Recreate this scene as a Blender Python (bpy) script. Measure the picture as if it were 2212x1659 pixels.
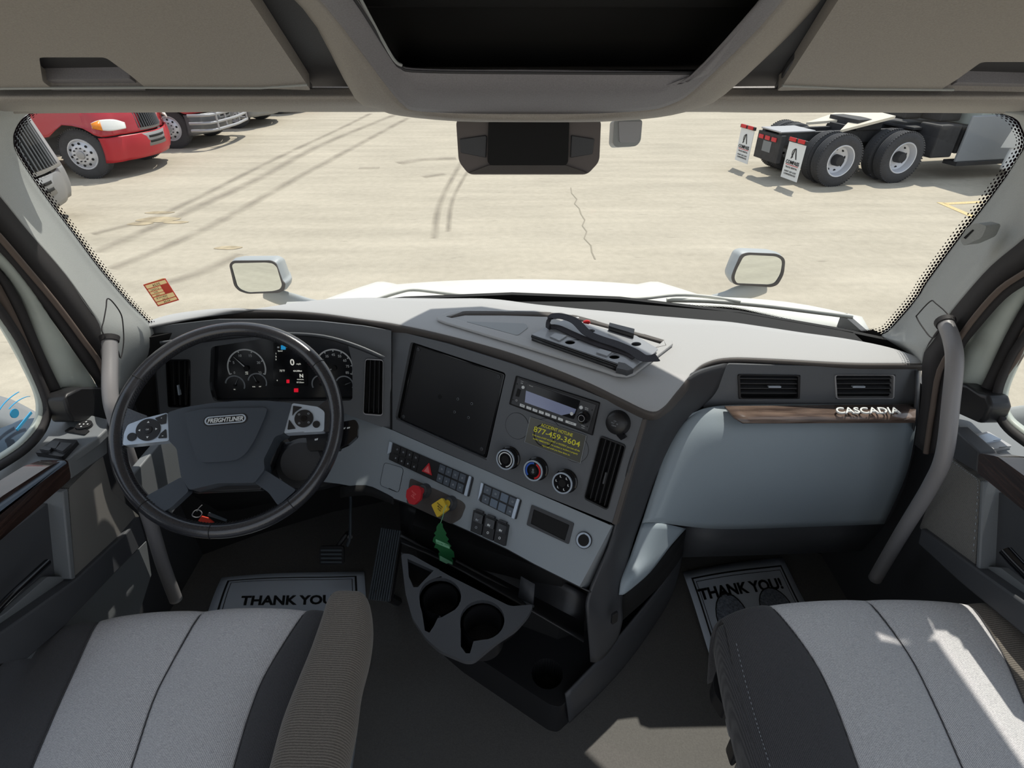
import bpy, bmesh, math, random
from mathutils import Vector, Matrix
from mathutils.geometry import tessellate_polygon
random.seed(4)
SC = bpy.context.scene
for o in list(bpy.data.objects):
    bpy.data.objects.remove(o)
C = SC.collection

# ------------------------------------------------------------------ camera, light, exposure
F = 1200.0; PITCH = math.radians(33.0); CAMZ = 2.75      # eye height above the yard, metres
cd = bpy.data.cameras.new('camera'); cam = bpy.data.objects.new('camera', cd); C.objects.link(cam)
cam.location = (0, 0, CAMZ); cam.rotation_euler = (math.pi/2 - PITCH, 0, 0)
cd.sensor_width = 36; cd.lens = 36*F/2212.0; cd.clip_start = 0.02; cd.clip_end = 400
SC.camera = cam
SC.view_settings.view_transform = 'Standard'; SC.view_settings.look = 'None'
SC.view_settings.gamma = 1; SC.view_settings.exposure = 0.0; SC.view_settings.use_curve_mapping = False
SC.cycles.max_bounces = 10; SC.cycles.diffuse_bounces = 5; SC.cycles.transparent_max_bounces = 12
SC.cycles.use_denoising = True
W = bpy.data.worlds.new('sky'); SC.world = W; W.use_nodes = True
nt = W.node_tree; nt.nodes.clear()
wo = nt.nodes.new('ShaderNodeOutputWorld'); bg = nt.nodes.new('ShaderNodeBackground')
tc = nt.nodes.new('ShaderNodeTexCoord'); sx = nt.nodes.new('ShaderNodeSeparateXYZ'); cr = nt.nodes.new('ShaderNodeValToRGB')
cr.color_ramp.elements[0].color = (0.80, 0.82, 0.84, 1); cr.color_ramp.elements[1].color = (0.56, 0.66, 0.82, 1); cr.color_ramp.elements[1].position = 0.8
nt.links.new(tc.outputs['Generated'], sx.inputs[0]); nt.links.new(sx.outputs['Z'], cr.inputs[0])
nt.links.new(cr.outputs[0], bg.inputs[0]); bg.inputs[1].default_value = 1.02; nt.links.new(bg.outputs[0], wo.inputs[0])
SUN_EL = math.radians(62); SUN_AZ = math.radians(30)
sd = bpy.data.lights.new('sun', 'SUN'); sun = bpy.data.objects.new('sun', sd); C.objects.link(sun)
sd.energy = 3.8; sd.angle = math.radians(0.6); sd.color = (1.0, 0.95, 0.86)
sdir = Vector((-math.sin(SUN_AZ)*math.cos(SUN_EL), -math.cos(SUN_AZ)*math.cos(SUN_EL), -math.sin(SUN_EL)))
sun.rotation_euler = sdir.to_track_quat('-Z', 'Y').to_euler(); sun.location = (3, 8, 20)

# ------------------------------------------------------------------ sight lines of the measured photograph -> points on real surfaces
EYE = Vector((0, 0, CAMZ))
def ray(px, py):
    a = (px-1106)/F; b = (829.5-py)/F
    return Vector((a, math.cos(PITCH)+b*math.sin(PITCH), -math.sin(PITCH)+b*math.cos(PITCH)))
def PY(px, py, Y): r = ray(px, py); return EYE + r*(Y/r.y)
def PZ(px, py, Z): r = ray(px, py); return EYE + r*((Z-CAMZ)/r.z)
def PX(px, py, X): r = ray(px, py); return EYE + r*(X/r.x)
def gl_y(x, z): return 1.72 - 0.28*x*x - 0.30*(z-2.03)
def PG(px, py, off=0.0):
    r = ray(px, py); t = 1.5
    for _ in range(40):
        p = EYE + r*t; t += (gl_y(p.x, p.z)-off - p.y)/r.y*0.7
    return EYE + r*t
def cv(ox, oy, s): return lambda *q: [(ox+x*s, oy+y*s) for x, y in q]

class Fr:
    def __init__(s, O, u, v):
        s.O = Vector(O); s.u = Vector(u).normalized(); v = Vector(v)
        s.v = (v - s.u*v.dot(s.u)).normalized(); s.n = s.u.cross(s.v)
    def px(s, x, y=None, h=0.0):
        if y is None: x, y = x
        r = ray(x, y); O = s.O + s.n*h; t = (O-EYE).dot(s.n)/r.dot(s.n); d = EYE+r*t-s.O
        return (d.dot(s.u), d.dot(s.v))
    def pl(s, pts, h=0.0): return [s.px(*p, h=h) for p in pts]
    def at(s, a, b, h=0.0): return s.O + s.u*a + s.v*b + s.n*h
    def moved(s, h): return Fr(s.O+s.n*h, s.u, s.v)

# ------------------------------------------------------------------ materials
def lin(c): c /= 255.0; return c/12.92 if c <= 0.04045 else ((c+0.055)/1.055)**2.4
def rgb(r, g, b): return (lin(r), lin(g), lin(b), 1)
def mat(name, col, rough=0.5, metal=0.0, noise=0.0, nscale=400, bump=0.0, spec=0.5, emit=None, es=1.0, alpha=1.0, coat=0.0):
    m = bpy.data.materials.new(name); m.use_nodes = True; t = m.node_tree; b = t.nodes['Principled BSDF']
    b.inputs['Base Color'].default_value = col; b.inputs['Roughness'].default_value = rough; b.inputs['Metallic'].default_value = metal
    b.inputs['Specular IOR Level'].default_value = spec; b.inputs['Coat Weight'].default_value = coat
    if emit: b.inputs['Emission Color'].default_value = emit; b.inputs['Emission Strength'].default_value = es
    if alpha < 1: b.inputs['Alpha'].default_value = alpha
    if noise or bump:
        c = t.nodes.new('ShaderNodeTexCoord'); n = t.nodes.new('ShaderNodeTexNoise'); n.inputs['Scale'].default_value = nscale; n.inputs['Detail'].default_value = 3
        t.links.new(c.outputs['Object'], n.inputs['Vector'])
        if noise:
            r = t.nodes.new('ShaderNodeMapRange'); r.inputs['To Min'].default_value = 1-noise; r.inputs['To Max'].default_value = 1+noise
            r.inputs['From Min'].default_value = .3; r.inputs['From Max'].default_value = .7
            x = t.nodes.new('ShaderNodeVectorMath'); x.operation = 'SCALE'; x.inputs[0].default_value = col[:3]
            t.links.new(n.outputs['Fac'], r.inputs['Value']); t.links.new(r.outputs[0], x.inputs['Scale']); t.links.new(x.outputs[0], b.inputs['Base Color'])
        if bump:
            u = t.nodes.new('ShaderNodeBump'); u.inputs['Strength'].default_value = bump; u.inputs['Distance'].default_value = .001
            t.links.new(n.outputs['Fac'], u.inputs['Height']); t.links.new(u.outputs[0], b.inputs['Normal'])
    return m
M = {}
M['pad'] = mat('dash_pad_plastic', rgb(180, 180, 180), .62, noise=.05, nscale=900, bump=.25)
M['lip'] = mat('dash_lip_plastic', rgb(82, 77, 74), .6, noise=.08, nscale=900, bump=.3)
M['panel'] = mat('charcoal_panel_plastic', rgb(98, 101, 105), .48, noise=.05, nscale=1200, bump=.2)
M['grey'] = mat('grey_panel_plastic', rgb(150, 158, 164), .5, noise=.03, nscale=1100, bump=.15)
M['bluegrey'] = mat('light_grey_panel_plastic', rgb(152, 164, 172), .52, noise=.03, nscale=1100, bump=.2)
M['black'] = mat('black_plastic', rgb(34, 34, 36), .4)
M['gloss'] = mat('gloss_black_plastic', rgb(20, 20, 23), .12)
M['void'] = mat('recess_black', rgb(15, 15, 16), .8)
M['dark'] = mat('dark_moulded_plastic', rgb(66, 67, 70), .5, noise=.05, nscale=900, bump=.25)
M['ceil'] = mat('overhead_grained_plastic', rgb(158, 152, 145), .6, noise=.10, nscale=450, bump=.5)
M['ceil2'] = mat('overhead_console_plastic', rgb(138, 136, 140), .6, noise=.09, nscale=450, bump=.5)
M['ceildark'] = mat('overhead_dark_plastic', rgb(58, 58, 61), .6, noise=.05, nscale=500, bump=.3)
M['pillar'] = mat('pillar_trim_plastic', rgb(165, 168, 166), .6, noise=.06, nscale=500, bump=.4)
M['seal'] = mat('rubber_seal', rgb(50, 48, 49), .7, noise=.06, nscale=300)
M['sealbrown'] = mat('brown_rubber_seal', rgb(105, 92, 84), .7)
M['doorframe'] = mat('pale_painted_door_frame', rgb(190, 198, 190), .45, noise=.03, nscale=30)
M['door'] = mat('door_trim_plastic', rgb(120, 124, 127), .5, noise=.05, nscale=900, bump=.25)
M['doordark'] = mat('door_dark_plastic', rgb(74, 76, 80), .5, noise=.05, nscale=900, bump=.25)
M['leather'] = mat('black_leather', rgb(44, 45, 50), .24, noise=.06, nscale=600, bump=.14, spec=.8, coat=.25)
M['stitch'] = mat('stitch_thread', rgb(28, 28, 30), .8)
M['hub'] = mat('airbag_cover_plastic', rgb(66, 73, 82), .36, noise=.03, nscale=1200, bump=.15)
M['silver'] = mat('satin_silver', rgb(196, 208, 222), .3, metal=.35)
M['chrome'] = mat('chrome', rgb(215, 218, 222), .12, metal=1)
M['white'] = mat('white_marking', rgb(225, 228, 228), .5)
M['icon'] = mat('grey_icon_print', rgb(150, 156, 162), .5)
M['btn'] = mat('switch_key_plastic', rgb(84, 92, 102), .4)
M['btnblue'] = mat('blank_switch_key_plastic', rgb(104, 118, 134), .42)
M['lcd'] = mat('instrument_glass_face', rgb(26, 28, 32), .18)
M['lit'] = mat('lit_white_segment', rgb(220, 220, 210), .5, emit=rgb(225, 225, 215), es=.55)
M['litblue'] = mat('lit_blue_segment', rgb(40, 150, 200), .5, emit=rgb(30, 150, 210), es=.5)
M['litred'] = mat('lit_red_lamp', rgb(200, 20, 40), .5, emit=rgb(215, 20, 45), es=.7)
M['red'] = mat('red_plastic', rgb(205, 30, 36), .35)
M['knobred'] = mat('red_valve_knob_plastic', rgb(200, 44, 52), .4)
M['pinkred'] = mat('red_print_light', rgb(235, 120, 120), .5)
M['yellow'] = mat('yellow_knob_plastic', rgb(226, 190, 52), .42)
M['blackprint'] = mat('black_print', rgb(22, 22, 24), .6)
M['tree'] = mat('green_card', rgb(20, 92, 48), .6)
M['palegreen'] = mat('pale_green_print', rgb(130, 190, 150), .6)
M['blue'] = mat('blue_marking', rgb(50, 95, 190), .4)
M['stickerclear'] = mat('black_decal', rgb(92, 92, 86), .2)
M['ytext'] = mat('yellow_print', rgb(232, 226, 60), .5)
M['rubber'] = mat('black_pedal_rubber', rgb(66, 74, 80), .6)
M['floor'] = mat('floor_rubber_mat', rgb(92, 90, 87), .75, noise=.12, nscale=260, bump=.4)
M['paper'] = mat('white_paper', rgb(196, 205, 216), .75, noise=.02, nscale=8, bump=.0)
M['metal'] = mat('grey_painted_metal', rgb(170, 170, 172), .45, metal=.3)
M['handle'] = mat('grab_handle_plastic', rgb(142, 140, 141), .42, noise=.03, nscale=700, bump=.15)
M['paint'] = mat('white_truck_paint', rgb(240, 241, 240), .25, coat=.4)
M['greymet'] = mat('mirror_housing_plastic', rgb(168, 172, 172), .5)
M['litblueprint'] = mat('blue_print', rgb(60, 170, 220), .5)
M['bluedark'] = mat('dark_blue_panel', rgb(62, 80, 100), .4)
M['cowl'] = mat('cowl_plastic', rgb(215, 215, 208), .5)
M['housing'] = mat('brown_black_housing_plastic', rgb(98, 90, 87), .5)
M['padshade'] = mat('tray_shade_plastic', rgb(164, 167, 169), .7)  # pad grey made darker, shade put into the colour
M['mirror'] = mat('mirror_glass', rgb(235, 240, 238), .02, metal=1)
M['redpaint'] = mat('red_truck_paint', rgb(172, 18, 38), .22, coat=.7)
M['redbump'] = mat('red_bumper_plastic', rgb(180, 34, 46), .4)
M['greypl'] = mat('grey_bumper_plastic', rgb(132, 132, 132), .5)
M['grille'] = mat('grille_slat_plastic', rgb(92, 94, 98), .35)
M['tire'] = mat('tire_rubber', rgb(66, 66, 68), .8, noise=.15, nscale=40, bump=.3)
M['rim'] = mat('polished_wheel', rgb(214, 216, 222), .35, metal=.25)
M['chassis'] = mat('black_chassis', rgb(46, 46, 48), .65, noise=.2, nscale=12)
M['fairing'] = mat('grey_side_fairing', rgb(140, 145, 150), .5)
M['amber'] = mat('amber_lens', rgb(240, 140, 30), .3)
M['lens'] = mat('clear_lamp_lens', rgb(230, 230, 225), .15)
M['stainless'] = mat('pale_plate', rgb(225, 215, 195), .4)
M['strap'] = mat('strap_webbing', rgb(60, 60, 66), .85, noise=.15, nscale=500, bump=.5)
M['fuzz'] = mat('hook_and_loop_pile', rgb(50, 47, 52), .95, noise=.3, nscale=700, bump=.8)
M['tablet'] = mat('glossy_plastic_tray', rgb(160, 163, 168), .2)
def translucent(name, col):
    m = bpy.data.materials.new(name); m.use_nodes = True; t = m.node_tree; t.nodes.clear()
    o = t.nodes.new('ShaderNodeOutputMaterial'); d = t.nodes.new('ShaderNodeBsdfDiffuse'); e = t.nodes.new('ShaderNodeBsdfTranslucent'); x = t.nodes.new('ShaderNodeMixShader'); x.inputs[0].default_value = .6
    d.inputs[0].default_value = col; e.inputs[0].default_value = col; t.links.new(d.outputs[0], x.inputs[1]); t.links.new(e.outputs[0], x.inputs[2]); t.links.new(x.outputs[0], o.inputs[0]); return m
M['redtag'] = mat('red_key_tag', rgb(205, 60, 40), .5)
M['tan'] = translucent('tan_label', rgb(244, 230, 196))
M['stickred'] = translucent('faded_red_label', rgb(240, 140, 130))

def wood(name, dark, light, sc):
    m = bpy.data.materials.new(name); m.use_nodes = True; t = m.node_tree; b = t.nodes['Principled BSDF']
    c = t.nodes.new('ShaderNodeTexCoord'); mp = t.nodes.new('ShaderNodeMapping'); mp.inputs['Scale'].default_value = sc
    n = t.nodes.new('ShaderNodeTexNoise'); n.inputs['Scale'].default_value = 6; n.inputs['Detail'].default_value = 6
    r = t.nodes.new('ShaderNodeValToRGB'); r.color_ramp.elements[0].color = dark; r.color_ramp.elements[1].color = light
    r.color_ramp.elements[0].position = .35; r.color_ramp.elements[1].position = .7
    t.links.new(c.outputs['Object'], mp.inputs[0]); t.links.new(mp.outputs[0], n.inputs['Vector']); t.links.new(n.outputs['Fac'], r.inputs[0]); t.links.new(r.outputs[0], b.inputs['Base Color'])
    b.inputs['Roughness'].default_value = .25; b.inputs['Coat Weight'].default_value = .5
    return m
M['wood'] = wood('dark_wood_grain', rgb(78, 64, 58), rgb(142, 122, 110), (1.2, 8, 30))
M['wooddoor'] = wood('dark_wood_grain_door', rgb(34, 25, 23), rgb(70, 52, 46), (8, 1.2, 30))

def fabric(name, col, col2, scale=420, ribs=False):
    m = bpy.data.materials.new(name); m.use_nodes = True; t = m.node_tree; b = t.nodes['Principled BSDF']
    b.inputs['Roughness'].default_value = .95; b.inputs['Sheen Weight'].default_value = .15
    c = t.nodes.new('ShaderNodeTexCoord'); mp = t.nodes.new('ShaderNodeMapping'); mp.inputs['Scale'].default_value = (1.0, 2.6, 1.0)
    n = t.nodes.new('ShaderNodeTexNoise'); n.inputs['Scale'].default_value = scale; n.inputs['Detail'].default_value = 4
    w = t.nodes.new('ShaderNodeTexWave'); w.inputs['Scale'].default_value = 110 if not ribs else 75; w.inputs['Distortion'].default_value = 1.2
    w.bands_direction = 'Y' if ribs else 'X'
    mx = t.nodes.new('ShaderNodeMix'); mx.inputs[0].default_value = .35
    r = t.nodes.new('ShaderNodeValToRGB'); r.color_ramp.elements[0].color = col; r.color_ramp.elements[1].color = col2
    r.color_ramp.elements[0].position = .3; r.color_ramp.elements[1].position = .7
    bp = t.nodes.new('ShaderNodeBump'); bp.inputs['Strength'].default_value = .5; bp.inputs['Distance'].default_value = .001
    L = t.links.new
    L(c.outputs['Object'], mp.inputs[0]); L(mp.outputs[0], n.inputs['Vector']); L(c.outputs['Object'], w.inputs['Vector'])
    L(n.outputs['Fac'], mx.inputs[2]); L(w.outputs['Fac'], mx.inputs[3]); L(mx.outputs[0], r.inputs[0]); L(r.outputs[0], b.inputs['Base Color'])
    L(mx.outputs[0], bp.inputs['Height']); L(bp.outputs[0], b.inputs['Normal'])
    return m
M['fab'] = fabric('light_grey_seat_cloth', rgb(160, 159, 163), rgb(238, 236, 236), 300)
M['fabdark'] = fabric('dark_seat_cloth', rgb(54, 54, 57), rgb(86, 85, 87), 400)
M['fabarm'] = fabric('ribbed_armrest_cloth', rgb(88, 82, 76), rgb(132, 125, 116), 380, True)

def speaker_cloth(name, c1, c2):
    m = bpy.data.materials.new(name); m.use_nodes = True; t = m.node_tree; b = t.nodes['Principled BSDF']
    c = t.nodes.new('ShaderNodeTexCoord'); v = t.nodes.new('ShaderNodeTexVoronoi'); v.inputs['Scale'].default_value = 260; v.inputs['Randomness'].default_value = .1
    r = t.nodes.new('ShaderNodeValToRGB'); r.color_ramp.elements[0].color = c1; r.color_ramp.elements[1].color = c2; r.color_ramp.elements[0].position = .25; r.color_ramp.elements[1].position = .45
    t.links.new(c.outputs['Object'], v.inputs['Vector']); t.links.new(v.outputs['Distance'], r.inputs[0]); t.links.new(r.outputs[0], b.inputs['Base Color'])
    b.inputs['Roughness'].default_value = .7
    return m
M['grilleperf'] = speaker_cloth('perforated_speaker_plastic', rgb(60, 60, 62), rgb(128, 126, 122))

def concrete():
    m = bpy.data.materials.new('yard_concrete'); m.use_nodes = True; t = m.node_tree; b = t.nodes['Principled BSDF']; L = t.links.new
    c = t.nodes.new('ShaderNodeTexCoord')
    def noise(scale, detail, mapsc=(1, 1, 1), rot=0):
        mp = t.nodes.new('ShaderNodeMapping'); mp.inputs['Scale'].default_value = mapsc; mp.inputs['Rotation'].default_value = (0, 0, rot)
        n = t.nodes.new('ShaderNodeTexNoise'); n.inputs['Scale'].default_value = scale; n.inputs['Detail'].default_value = detail
        L(c.outputs['Object'], mp.inputs[0]); L(mp.outputs[0], n.inputs['Vector']); return n.outputs['Fac']
    def mul(a, fac, lo, hi, f0=.3, f1=.7):
        r = t.nodes.new('ShaderNodeMapRange'); r.inputs['From Min'].default_value = f0; r.inputs['From Max'].default_value = f1
        r.inputs['To Min'].default_value = lo; r.inputs['To Max'].default_value = hi; L(fac, r.inputs['Value'])
        x = t.nodes.new('ShaderNodeVectorMath'); x.operation = 'SCALE'; L(r.outputs[0], x.inputs['Scale'])
        if isinstance(a, tuple): x.inputs[0].default_value = a
        else: L(a, x.inputs[0])
        return x.outputs[0]
    base = rgb(186, 177, 160)[:3]
    a = mul(base, noise(.6, 6), .93, 1.05)
    a = mul(a, noise(1.6, 6, (.22, 1.6, 1), math.radians(-28)), .88, 1.06)
    a = mul(a, noise(9, 6), .93, 1.05)
    a = mul(a, noise(60, 3), .95, 1.04)
    a = mul(a, noise(4.0, 3, (.6, 2.4, 1), .3), .80, 1.0, .26, .33)
    L(a, b.inputs['Base Color']); b.inputs['Roughness'].default_value = .95; b.inputs['Specular IOR Level'].default_value = .1
    return m
M['concrete'] = concrete()
M['track'] = mat('tyre_track_stain', rgb(150, 142, 130), .95, noise=.2, nscale=20, spec=.1)
M['stain'] = mat('oil_stain', rgb(178, 164, 138), .95, noise=.2, nscale=6, spec=.1)
M['yline'] = mat('faded_yellow_paint', rgb(214, 190, 140), .9, noise=.15, nscale=30)
def soften(m, lo, hi, scale):
    t = m.node_tree; b = t.nodes['Principled BSDF']; c = t.nodes.new('ShaderNodeTexCoord'); n = t.nodes.new('ShaderNodeTexNoise')
    mp = t.nodes.new('ShaderNodeMapping'); mp.inputs['Scale'].default_value = (1, 1, 1)
    n.inputs['Scale'].default_value = scale; n.inputs['Detail'].default_value = 7; r = t.nodes.new('ShaderNodeMapRange')
    uvn = t.nodes.new('ShaderNodeUVMap'); s = t.nodes.new('ShaderNodeSeparateXYZ'); 
    f = t.nodes.new('ShaderNodeMath'); f.operation = 'PINGPONG'; f.inputs[1].default_value = .5
    g = t.nodes.new('ShaderNodeMath'); g.operation = 'MULTIPLY'
    r.inputs['From Min'].default_value = .35; r.inputs['From Max'].default_value = .65; r.inputs['To Min'].default_value = lo; r.inputs['To Max'].default_value = hi
    t.links.new(c.outputs['Object'], mp.inputs[0]); t.links.new(mp.outputs[0], n.inputs['Vector']); t.links.new(n.outputs['Fac'], r.inputs['Value'])
    t.links.new(uvn.outputs[0], s.inputs[0]); t.links.new(s.outputs['Y'], f.inputs[0]); t.links.new(f.outputs[0], g.inputs[0]); t.links.new(r.outputs[0], g.inputs[1])
    t.links.new(g.outputs[0], b.inputs['Alpha'])
soften(M['track'], .35, 1.1, 1.3)

def glass():
    m = bpy.data.materials.new('window_glass'); m.use_nodes = True; t = m.node_tree; t.nodes.clear()
    o = t.nodes.new('ShaderNodeOutputMaterial'); a = t.nodes.new('ShaderNodeBsdfTransparent'); a.inputs[0].default_value = (.97, .985, .975, 1)
    g = t.nodes.new('ShaderNodeBsdfGlossy'); g.inputs['Roughness'].default_value = .02; x = t.nodes.new('ShaderNodeMixShader'); x.inputs[0].default_value = .025
    t.links.new(a.outputs[0], x.inputs[1]); t.links.new(g.outputs[0], x.inputs[2]); t.links.new(x.outputs[0], o.inputs[0])
    return m
M['glass'] = glass()
def fritmat():
    m = bpy.data.materials.new('windshield_dot_frit'); m.use_nodes = True; t = m.node_tree; t.nodes.clear(); L = t.links.new
    o = t.nodes.new('ShaderNodeOutputMaterial'); a = t.nodes.new('ShaderNodeBsdfTransparent'); d = t.nodes.new('ShaderNodeBsdfDiffuse'); d.inputs[0].default_value = rgb(36, 30, 34)
    x = t.nodes.new('ShaderNodeMixShader'); uv = t.nodes.new('ShaderNodeUVMap'); s = t.nodes.new('ShaderNodeSeparateXYZ'); L(uv.outputs[0], s.inputs[0])
    def mth(op, p, q=None, r=None):
        n = t.nodes.new('ShaderNodeMath'); n.operation = op
        for i, v in enumerate((p, q, r)):
            if v is None: continue
            if isinstance(v, (int, float)): n.inputs[i].default_value = v
            else: L(v, n.inputs[i])
        return n.outputs[0]
    U, V = s.outputs['X'], s.outputs['Y']
    vv = mth('MULTIPLY', V, 4.0); row = mth('FLOOR', vv); uu = mth('ADD', U, mth('MULTIPLY', row, .5))
    fx = mth('SUBTRACT', mth('FRACT', uu), .5); fy = mth('SUBTRACT', mth('FRACT', vv), .5)
    dist = mth('SQRT', mth('ADD', mth('MULTIPLY', fx, fx), mth('MULTIPLY', fy, fy)))
    rad = mth('SUBTRACT', .62, mth('MULTIPLY', V, .46))
    L(mth('LESS_THAN', dist, rad), x.inputs[0]); L(a.outputs[0], x.inputs[1]); L(d.outputs[0], x.inputs[2]); L(x.outputs[0], o.inputs[0])
    return m
M['frit'] = fritmat()

# ------------------------------------------------------------------ mesh helpers
def tag(o, label=None, cat=None, group=None, kind=None):
    if label: o['label'] = label
    if cat: o['category'] = cat
    if group: o['group'] = group
    if kind: o['kind'] = kind
    return o
WL = {}                                     # world location of each object
def thing(name, label, cat, loc, group=None, kind=None):
    o = bpy.data.objects.new(name, None); C.objects.link(o); o.location = loc; o.empty_display_size = .05
    WL[o.name] = Vector(loc); tag(o, label, cat, group, kind); return o
def link(name, verts, faces, m, parent=None, smooth=False, bevel=0, bseg=2, solid=0, soff=-1, uv=None, angle=35, sub=0):
    vs = [Vector(v) for v in verts]
    lo = Vector((min(v.x for v in vs), min(v.y for v in vs), min(v.z for v in vs))); hi = Vector((max(v.x for v in vs), max(v.y for v in vs), max(v.z for v in vs)))
    c = (lo+hi)/2; me = bpy.data.meshes.new(name); me.from_pydata([v-c for v in vs], [], faces)
    if uv:
        l = me.uv_layers.new(name='UVMap')
        for p in me.polygons:
            for li in p.loop_indices: l.data[li].uv = uv[me.loops[li].vertex_index]
    o = bpy.data.objects.new(name, me); C.objects.link(o)
    if isinstance(m, str): m = M[m]
    me.materials.append(m); WL[o.name] = c
    o.location = c - (WL[parent.name] if parent else Vector())
    if parent: o.parent = parent
    if smooth:
        me.shade_smooth()
        if angle < 180: me.set_sharp_from_angle(angle=math.radians(angle))
    if solid:
        s = o.modifiers.new('thickness', 'SOLIDIFY'); s.thickness = solid; s.offset = soff; s.use_even_offset = False
    if sub:
        s = o.modifiers.new('smooth', 'SUBSURF'); s.levels = sub; s.render_levels = sub
    if bevel:
        b = o.modifiers.new('edge', 'BEVEL'); b.width = bevel; b.segments = bseg; b.limit_method = 'ANGLE'; b.angle_limit = math.radians(30); b.harden_normals = False
    return o
class MB:
    def __init__(s): s.v = []; s.f = []
    def add(s, vs, fs): k = len(s.v); s.v += [Vector(v) for v in vs]; s.f += [tuple(i+k for i in f) for f in fs]; return s
    def build(s, name, m, parent=None, **k): return link(name, s.v, s.f, m, parent, **k)

def cr1(p0, p1, p2, p3, t):
    return 0.5*((2*p1)+(p2-p0)*t+(2*p0-5*p1+4*p2-p3)*t*t+(3*p1-p0-3*p2+p3)*t**3)
def spline(P, n, closed=False):
    out = []; N = len(P); segs = N if closed else N-1
    for i in range(segs):
        for k in range(n):
            g = (lambda j: P[j % N]) if closed else (lambda j: P[max(0, min(N-1, j))])
            out.append(cr1(g(i-1), g(i), g(i+1), g(i+2), k/n))
    if not closed: out.append(P[-1].copy())
    return out
def gridfaces(nr, nc):
    return [(r*nc+c, r*nc+c+1, (r+1)*nc+c+1, (r+1)*nc+c) for r in range(nr-1) for c in range(nc-1)]
def face_eye(vs, fs, eye=None):
    eye = eye or EYE; s = 0
    for f in fs[::max(1, len(fs)//40)]:
        a, b, c = vs[f[0]], vs[f[1]], vs[f[2]]; n = (b-a).cross(c-a); s += n.dot(eye-a)/(n.length+1e-9)
    return fs if s > 0 else [tuple(reversed(f)) for f in fs]
def surf(name, rows, m, parent=None, nu=4, nv=4, solid=.01, eye=None, uvm=None, **k):
    R = [spline([Vector(p) for p in r], nu) if nu > 1 else [Vector(p) for p in r] for r in rows]
    nc = len(R[0])
    if nv > 1:
        cols = [spline([R[i][j] for i in range(len(R))], nv) for j in range(nc)]
        R = [[cols[j][i] for j in range(nc)] for i in range(len(cols[0]))]
    vs = [p for r in R for p in r]; fs = face_eye(vs, gridfaces(len(R), nc), eye)
    uv = None
    if uvm:
        uv = []
        L = 0; acc = [0]
        for j in range(1, nc): L += (R[0][j]-R[0][j-1]).length; acc.append(L)
        for i in range(len(R)):
            for j in range(nc): uv.append((acc[j]/uvm, i/(len(R)-1)))
    k.setdefault('smooth', True)
    return link(name, vs, fs, m, parent, solid=solid, uv=uv, **k)

def rpoly(pts, r, seg=5):
    out = []; N = len(pts)
    for i in range(N):
        p = Vector(pts[i]).to_2d() if not isinstance(pts[i], tuple) else Vector(pts[i]); a = Vector(pts[i-1]); b = Vector(pts[(i+1) % N])
        rr = r[i] if isinstance(r, (list, tuple)) else r
        da = (a-p); db = (b-p); rr = min(rr, da.length*.45, db.length*.45)
        if rr <= 1e-6: out.append(tuple(p)); continue
        s = p+da.normalized()*rr; e = p+db.normalized()*rr
        for k in range(seg+1):
            t = k/seg; q = s*(1-t)**2+p*2*t*(1-t)+e*t*t; out.append(tuple(q))
    return out
def circ(a, b, r, n=32, rb=None, a0=0, a1=2*math.pi):
    rb = rb or r
    full = abs(a1-a0-2*math.pi) < 1e-6
    return [(a+r*math.cos(a0+(a1-a0)*k/(n if full else n-1)), b+rb*math.sin(a0+(a1-a0)*k/(n if full else n-1))) for k in range(n)]
def prism(mb, fr, pts, h0, h1, holes=(), inset=0.0):
    loops = [list(pts)]+[list(h) for h in holes]
    flat = [p for l in loops for p in l]
    tr = tessellate_polygon([[Vector((p[0], p[1], 0)) for p in l] for l in loops])
    n = len(flat); c = Vector((sum(p[0] for p in pts)/len(pts), sum(p[1] for p in pts)/len(pts)))
    top = [fr.at(c.x+(p[0]-c.x)*(1-inset), c.y+(p[1]-c.y)*(1-inset), h1) for p in flat]
    vs = top + [fr.at(p[0], p[1], h0) for p in flat]; fs = []
    for t in tr:
        a, b, d = [flat[i] for i in t]
        ar = (b[0]-a[0])*(d[1]-a[1])-(b[1]-a[1])*(d[0]-a[0])
        t = tuple(t) if ar > 0 else tuple(reversed(t))
        fs.append(t); fs.append(tuple(i+n for i in reversed(t)))
    k = 0
    for li, l in enumerate(loops):
        m_ = len(l); ar = sum(l[i][0]*l[(i+1) % m_][1]-l[(i+1) % m_][0]*l[i][1] for i in range(m_))
        ccw = ar > 0
        for i in range(m_):
            i0, i1 = k+i, k+(i+1) % m_
            out = (i0+n, i1+n, i1, i0)
            if (ccw and li == 0) or (not ccw and li > 0): fs.append(out)
            else: fs.append(tuple(reversed(out)))
        k += m_
    mb.add(vs, fs); return mb
def plate(name, fr, pts, h0, h1, m, parent=None, holes=(), bevel=0, r=0, seg=5, **k):
    if r: pts = rpoly(pts, r, seg)
    k.setdefault('smooth', True); k.setdefault('angle', 30)
    return prism(MB(), fr, pts, h0, h1, holes).build(name, m, parent, bevel=bevel, **k)
def lathe_mb(mb, O, n, prof, seg=32, u=None, caps=True):
    n = Vector(n).normalized(); u = Vector(u) if u else n.orthogonal(); u = (u-n*u.dot(n)).normalized(); w = n.cross(u)
    vs = []
    for r, h in prof:
        for k in range(seg):
            a = 2*math.pi*k/seg; vs.append(Vector(O)+n*h+(u*math.cos(a)+w*math.sin(a))*r)
    fs = [(i*seg+k, i*seg+(k+1) % seg, (i+1)*seg+(k+1) % seg, (i+1)*seg+k) for i in range(len(prof)-1) for k in range(seg)]
    fs.append(tuple(reversed(range(seg)))) if caps and prof[0][0] > 1e-4 else None
    fs.append(tuple(range((len(prof)-1)*seg, len(prof)*seg))) if caps and prof[-1][0] > 1e-4 else None
    return mb.add(vs, fs)
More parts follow.
